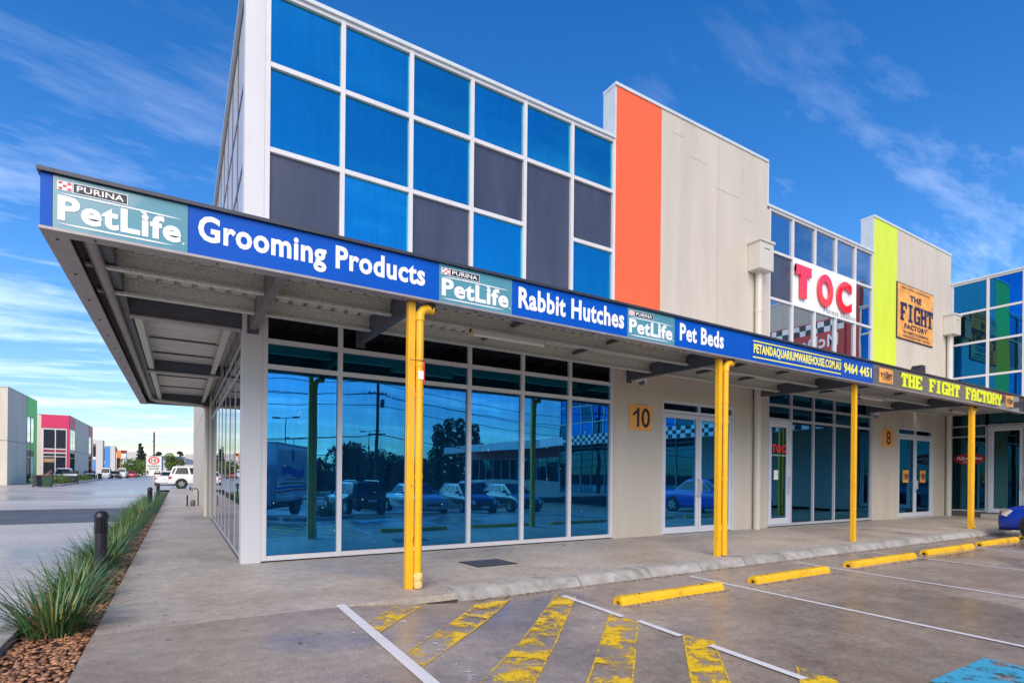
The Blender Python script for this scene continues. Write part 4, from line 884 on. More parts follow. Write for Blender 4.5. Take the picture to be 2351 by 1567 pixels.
MB().fbox(FSg, .01,.25,1.30,1.36,.016,.018).fbox(FSg,.03,.23,1.36,1.375,.016,.0183).fbox(FSg,.05,.07,1.375,1.42,.016,.0185).fbox(FSg,.19,.21,1.375,1.42,.016,.0187).fbox(FSg,.05,.21,1.42,1.435,.016,.0189).fbox(FSg,.015,.05,1.265,1.30,.016,.0191).fbox(FSg,.21,.245,1.265,1.30,.016,.0193).build('car_symbol', txt_k, T)

def blades(n, rad, hgt, wid, seed, lean=1.0, segs=6, arch=1.0):
    rnd = random.Random(seed); v = []; f = []
    for i in range(n):
        a = rnd.uniform(0, 2*pi); r0 = rnd.random()**.6*rad*.22; l = hgt*rnd.uniform(.65,1.15); sp = (rnd.uniform(.12,1.0)**.8)*lean
        px, py = r0*cos(a), r0*sin(a); a2 = a+rnd.gauss(0,.35); w_ = wid*rnd.uniform(.6,1.1); b0 = len(v)
        dxx, dyy = cos(a2), sin(a2)
        x, y, z = px, py, 0; th_ = sp*.75; tw = rnd.uniform(-.5,.5)
        for k in range(segs+1):
            s = k/segs; ww = w_*(1-s**2.2)*.5+.0006; c_, s_ = cos(a2+pi/2+tw*s), sin(a2+pi/2+tw*s)
            v += [(x-c_*ww, y-s_*ww, z), (x+c_*ww, y+s_*ww, z)]
            th_ += (sp*.9+.15)*arch/segs*rnd.uniform(.7,1.3)
            st = l/segs; x += dxx*st*sin(th_); y += dyy*st*sin(th_); z += st*cos(th_)
            z = max(z, -.0)
        for k in range(segs): f.append((b0+2*k, b0+2*k+1, b0+2*k+3, b0+2*k+2))
    return v, f
def clump_meshes(seed, n=230, s=1.0):
    out_ = []
    for nm, mt_, (v, f) in (('leaves', blade_m, blades(n, 1.0*s, .72*s, .017, seed, 1.0)), ('dry_leaves', dead_m, blades(int(n*.26), 1.0*s, .42*s, .011, seed+50, 1.9, 6, 1.5)), ('flower_spikes', flower_m, blades(int(n*.22), .7*s, .40*s, .016, seed+90, .55, 4))):
        me = bpy.data.meshes.new(nm); me.from_pydata(v, [], f); me.materials.append(mt_)
        for p in me.polygons: p.use_smooth = True
        out_.append((nm, me))
    return out_
CM = [clump_meshes(s) for s in (3, 14, 25, 36)]
def clump(x, y, k, s, rz, label, group='strappy green grass clumps in the planter bed'):
    T = thing('grass_clump', label, 'plant', (0,0,0), group)
    for nm, me in CM[k % 4]:
        o = bpy.data.objects.new(nm, me); COL.objects.link(o); o.parent = T
    T.location = (x, y, -.06); T.rotation_euler = (0,0,rz); T.scale = (s, s, s)
clump(-1.76,-3.05,0,.95,.4,'nearest strappy green clump at the front of the pebble bed'); clump(-1.80,-1.75,1,.82,2.1,'strappy green clump just in front of the nearest bollard')
clump(-1.86,-.75,3,.72,1.1,'strappy green clump left of the nearest bollard'); clump(-1.80,.65,2,.85,4.4,'strappy green clump right behind the nearest bollard')
y = 1.35; i = 0
ORD = ('second third fourth fifth sixth seventh eighth ninth tenth eleventh twelfth thirteenth fourteenth fifteenth sixteenth seventeenth eighteenth nineteenth twentieth twenty-first twenty-second twenty-third twenty-fourth twenty-fifth twenty-sixth twenty-seventh twenty-eighth twenty-ninth thirtieth thirty-first thirty-second thirty-third thirty-fourth thirty-fifth thirty-sixth').split()
while y < 25.5:
    clump(-1.84+random.uniform(-.05,.05), y, i+1, random.uniform(.70,.95), random.uniform(0,6.28), 'strappy green clump in the dense planter row, %s behind the nearest bollard' % ORD[i]); y += random.uniform(.85,1.15); i += 1

# ------------------------------------------------------------------ trees
def leaf_cloud(blobs, n, size, seed, flat=.0):
    rnd = random.Random(seed); v = []; f = []
    tot = sum(b_[3]*b_[4] for b_ in blobs)
    for (x, y, z, rx, rz) in blobs:
        for i in range(int(n*rx*rz/tot)):
            while True:
                p = Vector((rnd.uniform(-1,1), rnd.uniform(-1,1), rnd.uniform(-1,1)))
                if .25 < p.length < 1: break
            p = p.normalized()*(.45+.55*rnd.random()**.5)*rnd.uniform(.85,1.12); c = Vector((x+p.x*rx, y+p.y*rx, z+p.z*rz)); s = size*rnd.uniform(.5,1.4)
            a = Vector((rnd.gauss(0,1), rnd.gauss(0,1), rnd.gauss(0,1))).normalized(); b1_ = a.orthogonal().normalized(); b2_ = a.cross(b1_)
            k = len(v); v += [c+b1_*s, c+b2_*s*.6, c-b1_*s, c-b2_*s*.6]; f.append((k, k+1, k+2, k+3))
    return v, f
def tree(name, x, y, z, blobs, n, size, label, cat='tree', mt_=None, group=None, trunk=.25, seed=1):
    T = thing(name, label, cat, (0,0,0), group)
    top = max(b_[2] for b_ in blobs); mb = MB(); mb.tube([(0,0,-.3),(.05,.03,top*.4),(.0,.0,top)], trunk, 8, r1=trunk*.25)
    for b_ in blobs[:7]: mb.tube([(0,0,top*.35),(b_[0]*.5,b_[1]*.5,top*.35+(b_[2]-top*.35)*.55),(b_[0],b_[1],b_[2])], trunk*.35, 6, r1=trunk*.1)
    mb.build('trunk', bark, T, smooth=True)
    v, f = leaf_cloud(blobs, n, size, seed); me = bpy.data.meshes.new('crown'); me.from_pydata([tuple(q) for q in v], [], f); me.materials.append(mt_ or tree_m)
    o = bpy.data.objects.new('crown', me); COL.objects.link(o); o.parent = T; T.location = (x, y, z); return T
rt = random.Random(5)
def roundb(r, h, n=7): return [(rt.uniform(-r,r)*.6, rt.uniform(-r,r)*.6, h-r*.2+rt.uniform(-r,r)*.5, r*rt.uniform(.4,.65), r*rt.uniform(.35,.55)) for _ in range(n)]
# distant trees seen directly
con = [(rt.uniform(-.3,.3), rt.uniform(-.3,.3), 1.5+i*1.25, max(.35,(3.0*(1-i/9.5))), .62) for i in range(9)]
tree('conifer_tree', -13.4, 239, 0, con, 5200, .34, 'dark conifer standing beyond the street left of the red pole', mt_=conif_m, trunk=.3)
tree('street_tree', -10.6, 158, 0, roundb(3.4,2.6,9)+[(0,0,1.3,2.8,1.4)], 2600, .25, 'bushy green street tree below the conifer', mt_=shrub_m)
tree('street_tree', -2.2, 176, 0, roundb(2.6,5.0,8)+[(0,0,2.6,2.2,2.2)], 2600, .25, 'green leafy tree right of the speed sign', mt_=shrub_m, seed=4)
tree('conifer_tree', -9.5, 262, 0, [(0,0,7.5,1.6,1.2),(1.2,0,9,1.1,.9),(-1,.5,5.5,1.2,.9)], 900, .3, 'small dark tree top just left of the speed sign', mt_=conif_m, seed=8)
# trees mirrored in the glazing, behind the camera
for i, (x_, y_, r_, h_, l) in enumerate(((11.6,-52.5,2.0,2.6,'low dark tree beyond the car park, leftmost behind the truck'),(14.8,-52,2.6,4.1,'round dark tree beyond the car park right of the truck'),(17.5,-56,2.3,3.6,'flat topped dark tree beyond the car park'),(21,-58.5,2.6,3.4,'broad dark tree beyond the car park near the power pole'),(24.5,-60,2.4,3.0,'low dark tree beyond the car park right of the power pole'),(8.0,-50,2.2,2.4,'dark tree beyond the car park hidden mostly by the truck'),(28.5,-60,2.4,2.8,'dark tree beyond the car park left of the poplars'))):
    tree('car_park_tree', x_, y_, -.7, roundb(r_,h_,9)+[(0,0,h_*.45,r_*1.1,h_*.4)], 2600, .2, l, group='trees beyond the car park', seed=20+i)
for i, (x_, y_, h_) in enumerate(((23.6,-46.5,7.0),(24.7,-46,7.6),(25.9,-45.2,7.5),(27.3,-44.4,6.8))):
    tree('poplar_tree', x_, y_, -.7, [(rt.uniform(-.3,.3), rt.uniform(-.3,.3), 1.2+k*h_/7, 1.25-.11*k, .8) for k in range(7)], 2400, .16, ['leftmost slender poplar beyond the car park','second slender poplar, tallest beyond the car park','third slender poplar beyond the car park','rightmost slender poplar beside the wing awning'][i], group='slender poplars beyond the car park', seed=40+i)
tag(MB().box(-40,40,-64,-63.5,-.8,1.7).build('hedge', tree_m), 'long dark hedge at the back of the car park', 'hedge')

# island planting by the truck
T = thing('garden_island', 'raised concrete garden island by the parked truck', 'kerb', (3.6,-12,0))
pts = [(2.2,-10.6),(4.4,-10.9),(5.1,-12.2),(5.0,-14.2),(4.2,-14.8),(3.0,-13.2),(2.2,-11.6)]
MB().prism([(a, b_, H(a, b_)-.05) for a, b_ in pts], (0,0,0), (0,0,.17)).build('kerb_ring', kerb_m, T)
clump(3.9,-11.8,0,1.0,.5,'large strappy clump on the garden island', 'strappy clumps on the garden island'); clump(4.4,-12.7,1,1.05,1.5,'rear strappy clump on the garden island', 'strappy clumps on the garden island')
clump(4.2,-13.7,2,1.0,2.5,'third strappy clump on the garden island', 'strappy clumps on the garden island')
for o in bpy.data.objects:
    if o.name.startswith('grass_clump') and o.location.x > 0: o.location.z = H(o.location.x, o.location.y)+.1

# ------------------------------------------------------------------ poles and wires
def lightpole(x, y, h, label):
    T = thing('light_pole', label, 'light pole', (x,y,-.7), 'double armed car park light poles')
    MB().tube([(x,y,-.8),(x,y,h)], .09, 8, r1=.05).build('pole', beam_m, T, smooth=True); MB().tube([(x-1,y,h),(x+1,y,h)], .035, 6).build('cross_arm', beam_m, T)
    for s in (-1,1): MB().box(x+s*1.0-.35,x+s*1.0+.35,y-.15,y+.15,h-.06,h+.08).build('lamp_head', beam_m, T)
lightpole(9.13,-55,7.5,'double armed light pole mirrored in the first window bay'); lightpole(20.0,-60,6.9,'double armed light pole mirrored beside the power pole'); lightpole(14.0,-78,6.8,'farthest double armed light pole beyond the trees')
T = thing('power_pole', 'tall timber power pole with cross arms beyond the car park', 'power pole', (13.1,-35,-.7))
MB().tube([(13.15,-35,-.8),(13.1,-35,10.2)], .16, 10, r1=.12).build('pole', timber, T, smooth=True)
for z in (8.0,9.1,4.6): MB().box(12.3,13.9,-35.06,-34.94,z,z+.1).build('cross_arm', timber, T)
for xx in (12.4,12.8,13.5,13.85): MB().lathe([(.04,0),(.06,.08),(.03,.14)], (xx,-35,8.1), n=8).build('insulator', beam_m, T)
MB().lathe([(.15,-.3),(.18,0),(.15,.3)], (13.5,-35,7.3), n=10).build('transformer_can', beam_m, T)
for i, (z0, zz, yy) in enumerate(((8.1,7.6,0),(8.1,8.6,.6),(7.2,6.9,.2),(4.6,4.5,0),(4.65,5.0,.8),(3.2,3.3,.4),(2.5,2.7,.9),(9.1,9.4,.5))):
    T = thing('power_line', '%s thin overhead cable on the timber power pole, mirrored in the glazing' % ('upper left','upper second','slack','lower','lower right','second lowest','lowest','topmost')[i], 'cable', (13.1,-35,z0), 'overhead cables beyond the car park')
    pts = [(13.1-(45*(1-s)), -35-yy+6*(1-s), z0+(zz-z0)*(1-s)-1.2*4*s*(1-s)) for s in [k/12 for k in range(13)]]+[(13.1+55*s, -35-yy-10*s, z0+(zz-z0)*s-1.4*4*s*(1-s)) for s in [k/12 for k in range(1,13)]]
    MB().tube(pts, .028, 5).build('cable', gasket, T)
T = thing('timber_stub_pole', 'dark red brown pole rising behind the speed sign', 'pole', (-5.7,134.4,0)); MB().tube([(-5.7,134.4,-.1),(-5.7,134.4,10.2)], .17, 10).build('pole', mat('red_brown_pole',(.11,.03,.025),.8,var=.3), T, smooth=True); MB().box(-6.0,-5.6,134.2,134.4,8.1,8.3).build('bracket', beam_m, T)

# ------------------------------------------------------------------ estate buildings across the road
estglass = glass('estate_dark_glass', (.30,.32,.36), (.012,.013,.016), .55)
estglass_l = glass('estate_pale_glass', (.9,.9,.92), (.5,.5,.52), .9)
est_green = mat('bright_green_panel', (.10,.72,.08), .5, var=.04); est_pink = mat('magenta_panel', (.62,.025,.11), .5, var=.05); est_dpink = mat('deep_magenta_panel', (.30,.008,.04), .4)
est_blue = mat('sky_blue_panel', (.06,.26,.62), .5, var=.05); est_or = mat('orange_panel', (.80,.25,.04), .5, var=.05); est_lt = mat('light_grey_slab', (.58,.57,.56), .7, var=.06); est_w = mat('white_cladding', (.72,.72,.72), .5, var=.05); est_dr = mat('dark_red_trim', (.22,.02,.02), .5)
Bd = thing('green_trim_building', 'beige warehouse with bright green corner trim at the left edge', 'building', (-14.8,59.7,0))
MB().box(-45,-14.8,59.7,71.9,0,9.3).build('wall', beige2, Bd); MB().box(-45.05,-14.74,59.64,71.95,9.3,9.38).build('roof_coping', coping, Bd)
E1 = Fr((-14.8,0,0), (0,1,0), (1,0,0)); 
MB().fbox(E1, 67.3, 71.8, 7.2, 9.29, 0, .06).build('green_band', est_green, Bd); MB().fbox(E1, 70.2, 71.8, 0.05, 7.2, 0, .065).build('green_pilaster', est_green, Bd)
MB().fbox(E1, 59.72, 67.3, 4.22, 4.26, .0, .01).build('panel_joint', joint_m, Bd)
MB().box(-45,-14.8,59.69,59.695,4.22,4.26).build('panel_joint', joint_m, Bd)
MB().fbox(E1, 67.3, 68.7, 4.5, 7.15, .01, .05).build('window', estglass_l, Bd); MB().fbox(E1, 68.9, 70.15, 4.5, 7.15, .01, .05).build('window', estglass_l, Bd)
MB().fbox(E1, 67.3, 70.15, 3.75, 4.1, .01, .05).build('green_spandrel', est_green, Bd)
for a, b_ in ((67.3,68.65),(68.8,70.15)): MB().fbox(E1, a, b_, 2.9, 3.6, .01, .04).build('window', estglass, Bd)
MB().fbox(E1, 67.3, 68.65, .1, 2.8, .01, .04).build('window', estglass, Bd); MB().fbox(E1, 68.8, 70.15, .1, 2.8, .01, .04).build('banner_window', est_w, Bd)
for z in (3.65,4.15,2.84,4.42): MB().fbox(E1, 67.3, 70.15, z, z+.07, .03, .08).build('window_rail', est_w, Bd)
MB().fbox(E1, 68.66, 68.79, .05, 7.2, .03, .08).build('window_mullion', black_pl, Bd)
Bp = thing('magenta_trim_building', 'beige warehouse with magenta panels and large front windows', 'building', (-14,87.4,0))
MB().box(-45,-14,87.4,111.2,0,9.1).build('wall', beige2, Bp); MB().box(-45,-13.95,87.34,111.25,9.1,9.16).build('roof_coping', coping, Bp)
E2 = Fr((0,87.4,0), (1,0,0), (0,-1,0)); E3 = Fr((-14,0,0), (0,1,0), (1,0,0))
MB().fbox(E2, -16.97, -14.0, 7.3, 9.09, 0, .08).build('magenta_band', est_pink, Bp); MB().fbox(E2, -14.25, -13.99, 0, 7.3, 0, .08).build('magenta_pilaster', est_pink, Bp)
for a, b_ in ((-16.72,-15.53),(-15.40,-14.28)):
    MB().fbox(E2, a, b_, 4.5, 7.05, 0, .02).build('window', estglass, Bp); MB().fbox(E2, a, b_, 3.98, 4.28, 0, .02).build('magenta_spandrel', est_dpink, Bp); MB().fbox(E2, a, b_, .1, 3.3, 0, .02).build('shopfront_glass', estglass, Bp); MB().fbox(E2, a, b_, 3.4, 3.75, 0, .02).build('window', estglass, Bp)
for z in (7.08,4.36,3.84,3.33): MB().fbox(E2, -16.8, -14.25, z, z+.09, .02, .07).build('window_rail', est_w, Bp)
for a in (-16.82,-15.51,-14.33): MB().fbox(E2, a, a+.09, 0, 7.15, .02, .075).build('window_mullion', est_w, Bp)
MB().fbox(E2, -16.7, -15.56, 2.6, 3.1, .02, .03).build('painted_lit_ceiling', mat('painted_ceiling_light',(.45,.30,.14),.6), Bp)  # warm interior light painted as a flat coloured panel over the glass
MB().fbox(E3, 87.4, 92.1, 7.35, 9.09, 0, .05).build('magenta_band', est_pink, Bp); MB().fbox(E3, 106.4, 111, 7.35, 9.09, 0, .05).build('magenta_band', est_pink, Bp); MB().fbox(E3, 109.2, 111, 0, 7.35, 0, .05).build('magenta_pilaster', est_pink, Bp)
for a, b_ in ((88.3,90),(90.2,92),(106.5,109.1)):
    MB().fbox(E3, a, b_, 4.4, 7.2, 0, .03).build('window', estglass_l, Bp); MB().fbox(E3, a, b_, .2, 3.2, 0, .03).build('window', estglass, Bp); MB().fbox(E3, a, b_, 3.3, 3.9, 0, .03).build('window', estglass, Bp)
MB().fbox(E3, 92.1, 106.4, 4.25, 4.3, 0, .01).build('panel_joint', joint_m, Bp)
def est(name, x0, x1, y, h, mt_, label, depth=3.5):
    B = thing(name, label, 'building', (x1,y,0)); MB().box(x0,x1,y,y+depth,0,h).build('wall', mt_, B); MB().box(x0,x1+.05,y-.06,y+depth,h,h+.12).build('roof_coping', coping, B); return B, Fr((0,y,0),(1,0,0),(0,-1,0))
B, F_ = est('grey_street_building', -30, -17.0, 157, 8.95, est_lt, 'light grey unit next after the magenta building')
MB().fbox(F_, -18.9, -18.35, 5.0, 8.1, 0, .05).build('window', estglass, B); MB().fbox(F_, -18.9, -18.35, .4, 4.2, 0, .05).build('blue_panel', est_blue, B); MB().fbox(F_, -19.0,-18.3,4.3,4.8,0,.06).build('window_rail', est_w, B)
B, F_ = est('blue_street_building', -34, -17.5, 193, 8.95, est_lt, 'unit with a broad sky blue wall panel down the street')
MB().fbox(F_, -19.95, -18.71, 0, 8.94, 0, .06).build('blue_panel', est_blue, B); MB().fbox(F_, -20.5, -20.0, 4.6, 8.4, 0, .05).build('window', estglass, B); MB().fbox(F_, -20.5, -20.0, .4, 3.8, 0, .05).build('blue_door', est_blue, B)
MB().box(-17.5,-17.2,193,196.5,7.4,8.6).build('orange_side_trim', est_dr, B)
B, F_ = est('orange_street_building', -36, -17.15, 228, 8.9, est_w, 'white unit with an orange corner and dark red trim down the street')
MB().fbox(F_, -19.95, -18.67, 0, 8.9, 0, .06).build('orange_panel', est_or, B); MB().fbox(F_, -19.9, -18.9, .5, 6.2, .06, .1).build('window', estglass, B); MB().fbox(F_, -18.66, -17.1, 7.9, 8.95, 0, .08).build('dark_trim', est_dr, B)
est('end_street_building', -40, -12.4, 252, 9.1, est_lt, 'plain grey shed closing the far left row behind the conifer')
B = thing('low_blue_shed', 'long low shed with blue grey roof right of the speed sign', 'building', (-5,195,0)); MB().box(-9,3,195,215,0,5.0).build('wall', est_lt, B); MB().prism([(-9,195,5.0),(3.4,195,5.0),(3.4,205,6.6),(-9,205,6.6)], (0,0,0), (0,0,.15)).build('roof', mat('blue_grey_roof',(.16,.20,.28),.5), B)
B = thing('white_shed', 'small white shed in front of the long blue grey roof', 'building', (-4,180,0)); MB().box(-5.2,-2.2,180,188,0,4.6).build('wall', est_w, B); MB().box(-5.25,-5.0,179.9,180,1.5,5.9).build('blue_banner', mat('banner_blue',(.02,.06,.42),.5), B); MB().box(-3.0,-2.3,179.9,181,4.6,5.2).build('roof_vent', est_w, B)
B = thing('pale_corner_shed', 'pale shed with a sloping blue panel behind the white four wheel drive', 'building', (0,185,0)); MB().box(.6,20,188,200,0,7.1).build('wall', mat('cream_slab',(.55,.52,.46),.7), B); MB().prism([(.6,187.9,5.8),(5,187.9,4.6),(5,187.9,3.9),(.6,187.9,3.9)], (0,0,0), (0,.08,0)).build('blue_panel', mat('slate_blue',(.12,.17,.26),.5), B)
T = thing('street_palm', 'thin trunk with a dark tuft beside the green tree', 'tree', (0,0,0)); MB().tube([(0,0,0),(.1,0,6.8)], .2, 8).build('trunk', bark, T)
v, f = leaf_cloud([(0,0,6.9,.7,.5),(.5,0,6.4,.5,.4)], 200, .22, 77); me = bpy.data.meshes.new('crown'); me.from_pydata([tuple(q) for q in v], [], f); me.materials.append(conif_m); o = bpy.data.objects.new('crown', me); COL.objects.link(o); o.parent = T; T.location = (-.9,172,0)

# roadside planters across the road
def island(pts, label, sh):
    T = thing('roadside_planter', label, 'planter', (*pts[0],0)); MB().prism([(a,b_,0) for a, b_ in pts], (0,0,-.1), (0,0,.12)).build('kerb_ring', kerb_m, T)
    for k, (x_, y_, r_) in enumerate(sh):
        tree('low_shrub', x_, y_, .1, [(rt.uniform(-r_,r_)*.5, rt.uniform(-1,1)*r_, r_*.35, r_*.7, r_*.45) for _ in range(5)], 900, .08, label.replace('kerbed planter', 'green yellow shrub')+(', nearest' if k == 0 else ', middle' if k == 1 else ', farthest' if k == 2 else ', last'), 'shrub', shrub_m, 'low shrubs in the roadside planters', .05, 60+k)
island([(-12.6,57.0),(-10.2,55.0),(-10.4,63),(-10.8,68.5),(-13.2,69)], 'kerbed planter behind the wheelie bins', [(-11.6,58.6,1.25),(-11.6,61.5,1.2),(-11.7,65,1.1)])
island([(-13.4,74),(-11.1,73),(-11.4,96),(-13.6,96)], 'kerbed planter before the magenta building', [(-12.5,76,1.1),(-12.6,81,1.2),(-12.7,87,1.1),(-12.8,92,1.0)])
def bin_(x, y, body, lid, label, rz=0):
    T = thing('wheelie_bin', label, 'bin', (0,0,0), 'wheelie bins'); mb = MB()
    mb.v = [(-.22,-.24,.06),(.22,-.24,.06),(.22,.2,.06),(-.22,.2,.06),(-.29,-.33,.95),(.29,-.33,.95),(.29,.33,.95),(-.29,.33,.95)]; mb.f = [(0,1,2,3),(4,7,6,5),(0,4,5,1),(1,5,6,2),(2,6,7,3),(3,7,4,0)]
    mb.build('bin_body', body, T, bevel=.02); MB().box(-.31,.31,-.37,.35,.95,1.02).build('lid', lid, T, bevel=.02)
    for s in (-1,1): MB().lathe([(.1,-.03),(.1,.03)], (s*.26,.26,.1), 'x', 12).build('wheel', black_pl, T)
    MB().tube([(-.2,.38,.95),(.2,.38,.95)], .02, 6).build('handle', black_pl, T); T.location = (x,y,0); T.rotation_euler = (0,0,rz)
bg_ = mat('bin_green',(.02,.07,.035),.5); bd_ = mat('bin_dark',(.03,.035,.05),.5)
bin_(-10.45,50.6,bg_,mat('bin_red_lid',(.16,.02,.03),.5),'dark green wheelie bin with a red lid on the far road edge'); bin_(-11.15,51.5,bd_,bd_,'dark grey wheelie bin behind the green bin', .6); bin_(-10.9,54.6,bg_,bg_,'green wheelie bin beside the low shrubs', .3); bin_(-12.6,108,bg_,bg_,'lone green wheelie bin further down the road')
def board_sign(x, y, label):
    T = thing('tenancy_board', label, 'sign', (x,y,0), 'black tenancy boards'); mb = MB().box(x-.7,x-.6,y-.05,y+.05,0,1.45).box(x+.6,x+.7,y-.05,y+.05,0,1.45); mb.build('frame_post', black_pl, T)
    for k in range(5): MB().box(x-.6,x+.6,y-.04,y+.04,.25+k*.22,.45+k*.22).build('slat', black_pl if k != 3 else est_w, T)
    MB().box(x-.7,x+.7,y-.06,y+.06,1.38,1.46).build('top_rail', black_pl, T)
board_sign(-10.9,65.6,'black framed tenancy board behind the nearer planter'); board_sign(-13.2,101,'black framed tenancy board at the end of the far planter')
T = thing('sprinkler_tap', 'small tap pipe beside the green trimmed wall', 'tap', (-14.5,63.5,0)); MB().tube([(-14.55,63.5,0),(-14.55,63.5,.75),(-14.4,63.5,.8)], .05, 6).build('pipe', steel, T)

# ------------------------------------------------------------------ cars
tyre_m = mat('tyre_rubber', (.015,.015,.016), .8, var=.2); rim_m = mat('alloy_rim', (.55,.56,.58), .3, .7); cg = mat('car_glass', (.02,.025,.03), .12, var=.02, spec=.35); lamp_m = mat('headlamp_glass', (.7,.72,.74), .1, var=.05, coat=1); tail_m = mat('tail_lamp', (.45,.01,.015), .15, coat=1); blk = mat('black_trim', (.02,.02,.022), .5); plate_m = mat('number_plate_white', (.7,.7,.68), .5)
def carpaint(n, c, metal=0): return mat(n, c, .28, metal, var=.02, coat=1)
def subsurf(o, lv=2):
    md = o.modifiers.new('s', 'SUBSURF'); md.levels = lv; md.render_levels = lv
    for p in o.data.polygons: p.use_smooth = True
def car(label, paintm, loc, rz, kind='sedan', L=4.6, W_=1.78, Hh=1.46, group=None, name='parked_car', cat='car', zg=0):
    T = thing(name, label, cat, (0,0,0), group); hw = W_/2; h2 = L/2
    if kind == 'sedan': tops = [(-1,.62),(-.985,.90),(-.90,1.0),(-.60,1.02),(-.2,.98),(.22,.97),(.38,.95),(.72,.90),(.92,.80),(.98,.72),(1,.60)]; cab = (-.66,-.36,.10,.46)
    elif kind == 'hatch': tops = [(-1,.60),(-.985,.92),(-.94,1.0),(-.60,1.0),(-.2,.98),(.25,.98),(.40,.96),(.74,.84),(.93,.70),(.985,.58),(1,.42)]; cab = (-.93,-.72,.12,.50)
    else: tops = [(-1,.70),(-.985,1.1),(-.95,1.2),(-.6,1.2),(-.2,1.18),(.25,1.17),(.42,1.15),(.78,1.06),(.93,.95),(.985,.80),(1,.55)]; cab = (-.96,-.86,.10,.44)
    if kind == 'suv' and Hh < 1.8: tops = [(x_, z_*Hh/1.88) for x_, z_ in tops]
    zb = .20 if kind != 'suv' else .32
    v = []; f = []; ring = 9
    for x_, zt in tops:
        e = abs(x_); w_ = hw*(1 if e < .75 else 1-.18*((e-.75)/.25)**2*1.3); zb_ = zb+(.03 if e > .97 else 0); h_ = zt-zb_
        half = [(0,zb_),(w_*.82,zb_),(w_*.96,zb_+.10*h_),(w_,zb_+.38*h_),(w_*.99,zb_+.68*h_),(w_*.95,zb_+.90*h_),(w_*.80,zt-.005),(w_*.4,zt+.02),(0,zt+.03)]
        v += [(x_*h2, y_, z_) for y_, z_ in half]+[(x_*h2, -y_, z_) for y_, z_ in half[1:-1]][::-1]
    n_ = 2*ring-2
    for i in range(len(tops)-1):
        for j in range(n_): f.append((i*n_+j, i*n_+(j+1) % n_, (i+1)*n_+(j+1) % n_, (i+1)*n_+j))
    f.append(tuple(range(n_))[::-1]); f.append(tuple((len(tops)-1)*n_+j for j in range(n_)))
    mb = MB(); mb.v = v; mb.f = f; o = mb.build('body', paintm, T, smooth=True); subsurf(o, 1)
    zbelt = (tops[4][1])-.03; bw = hw*.90; tw = hw*.70; x0, x1, x2, x3 = [c*h2 for c in cab]
    def P_(s, t_, y_):   # s along (0..3 at base/top), t 0..1 height
        pass
    sec = [(x0, zbelt, bw*.92, 0), (x1, Hh-.04, tw*.95, 1), ((x1+x2)/2, Hh, tw, 1), (x2, Hh-.04, tw*.95, 1), (x3, zbelt, bw*.92, 0)]
    # greenhouse as a closed block: base loop and roof loop
    base = [(x0, bw*.93), (x0+.25, bw), (x3-.45, bw), (x3, bw*.86)]; roof = [(x1, tw*.93), (x1+.3, tw), (x2-.3, tw), (x2, tw*.9)]
    v = [(x_, y_, zbelt-.03) for x_, y_ in base]+[(x_, -y_, zbelt-.03) for x_, y_ in base[::-1]]+[(x_, y_, Hh-.05) for x_, y_ in roof]+[(x_, -y_, Hh-.05) for x_, y_ in roof[::-1]]+[(x_*.97+.0, y_*.86, Hh) for x_, y_ in roof]+[(x_*.97, -y_*.86, Hh) for x_, y_ in roof[::-1]]
    f = []
    for l_ in (0, 8):
        for j in range(8): f.append((l_+j, l_+(j+1) % 8, l_+8+(j+1) % 8, l_+8+j))
    f += [(16,17,22,23),(17,18,21,22),(18,19,20,21)]; mb = MB(); mb.v = v; mb.f = f; mb.build('cabin', paintm, T, smooth=True)
    def lerp(a, b_, t_): return a+(b_-a)*t_
    def pane(a, b_, c, d, name_, k0=.10, k1=.9, s0=.04, s1=.96, out_=.006):
        a, b_, c, d = [Vector(q) for q in (a, b_, c, d)]; nn = (b_-a).cross(d-a).normalized()
        q = [lerp(lerp(a, b_, s), lerp(d, c, s), t_)+nn*out_ for s, t_ in ((s0,k0),(s1,k0),(s1,k1),(s0,k1))]
        ctr = Vector((0,0,zbelt));
        if nn.dot(q[0]-ctr) < 0: q = [p-nn*2*out_ for p in q]; nn = -nn
        MB().prism(q, (0,0,0), nn*.004).build(name_, cg, T)
    zB, zT = zbelt-.03, Hh-.05
    pane((base[3][0],base[3][1],zB),(base[3][0],-base[3][1],zB),(roof[3][0],-roof[3][1],zT),(roof[3][0],roof[3][1],zT),'windscreen',.10,.94)
    pane((base[0][0],base[0][1],zB),(base[0][0],-base[0][1],zB),(roof[0][0],-roof[0][1],zT),(roof[0][0],roof[0][1],zT),'rear_window',.16,.9)
    for s in (1,-1):
        for t0, t1 in ((.03,.44),(.50,.94)):
            pane((base[1][0],s*base[1][1],zB),(base[2][0],s*base[2][1],zB),(roof[2][0],s*roof[2][1],zT),(roof[1][0],s*roof[1][1],zT),'side_window',.14,.90,t0,t1,.008)
        pane((base[2][0],s*base[2][1],zB),(base[3][0],s*base[3][1],zB),(roof[3][0],s*roof[3][1],zT),(roof[2][0],s*roof[2][1],zT),'side_window',.14,.80,.05,.60,.008)
        pane((base[0][0],s*base[0][1],zB),(base[1][0],s*base[1][1],zB),(roof[1][0],s*roof[1][1],zT),(roof[0][0],s*roof[0][1],zT),'side_window',.18,.85,.3,.95,.008)
        MB().box(x3-.42,x3-.28,s*bw-.02 if s > 0 else s*bw-.16,s*bw+.16 if s > 0 else s*bw+.02,zbelt+.02,zbelt+.14).build('wing_mirror', paintm, T, bevel=.02)
        zl = tops[8][1]-.09
        MB().prism([(h2*.84,s*(hw*.93),zl+.03),(h2*.90,s*hw*.91,zl-.13),(h2*.985,s*hw*.56,zl-.14),(h2*.965,s*hw*.54,zl+.02),(h2*.90,s*hw*.80,zl+.06)], (0,0,-.01), (.05,s*.05,.02)).build('headlight', lamp_m, T)
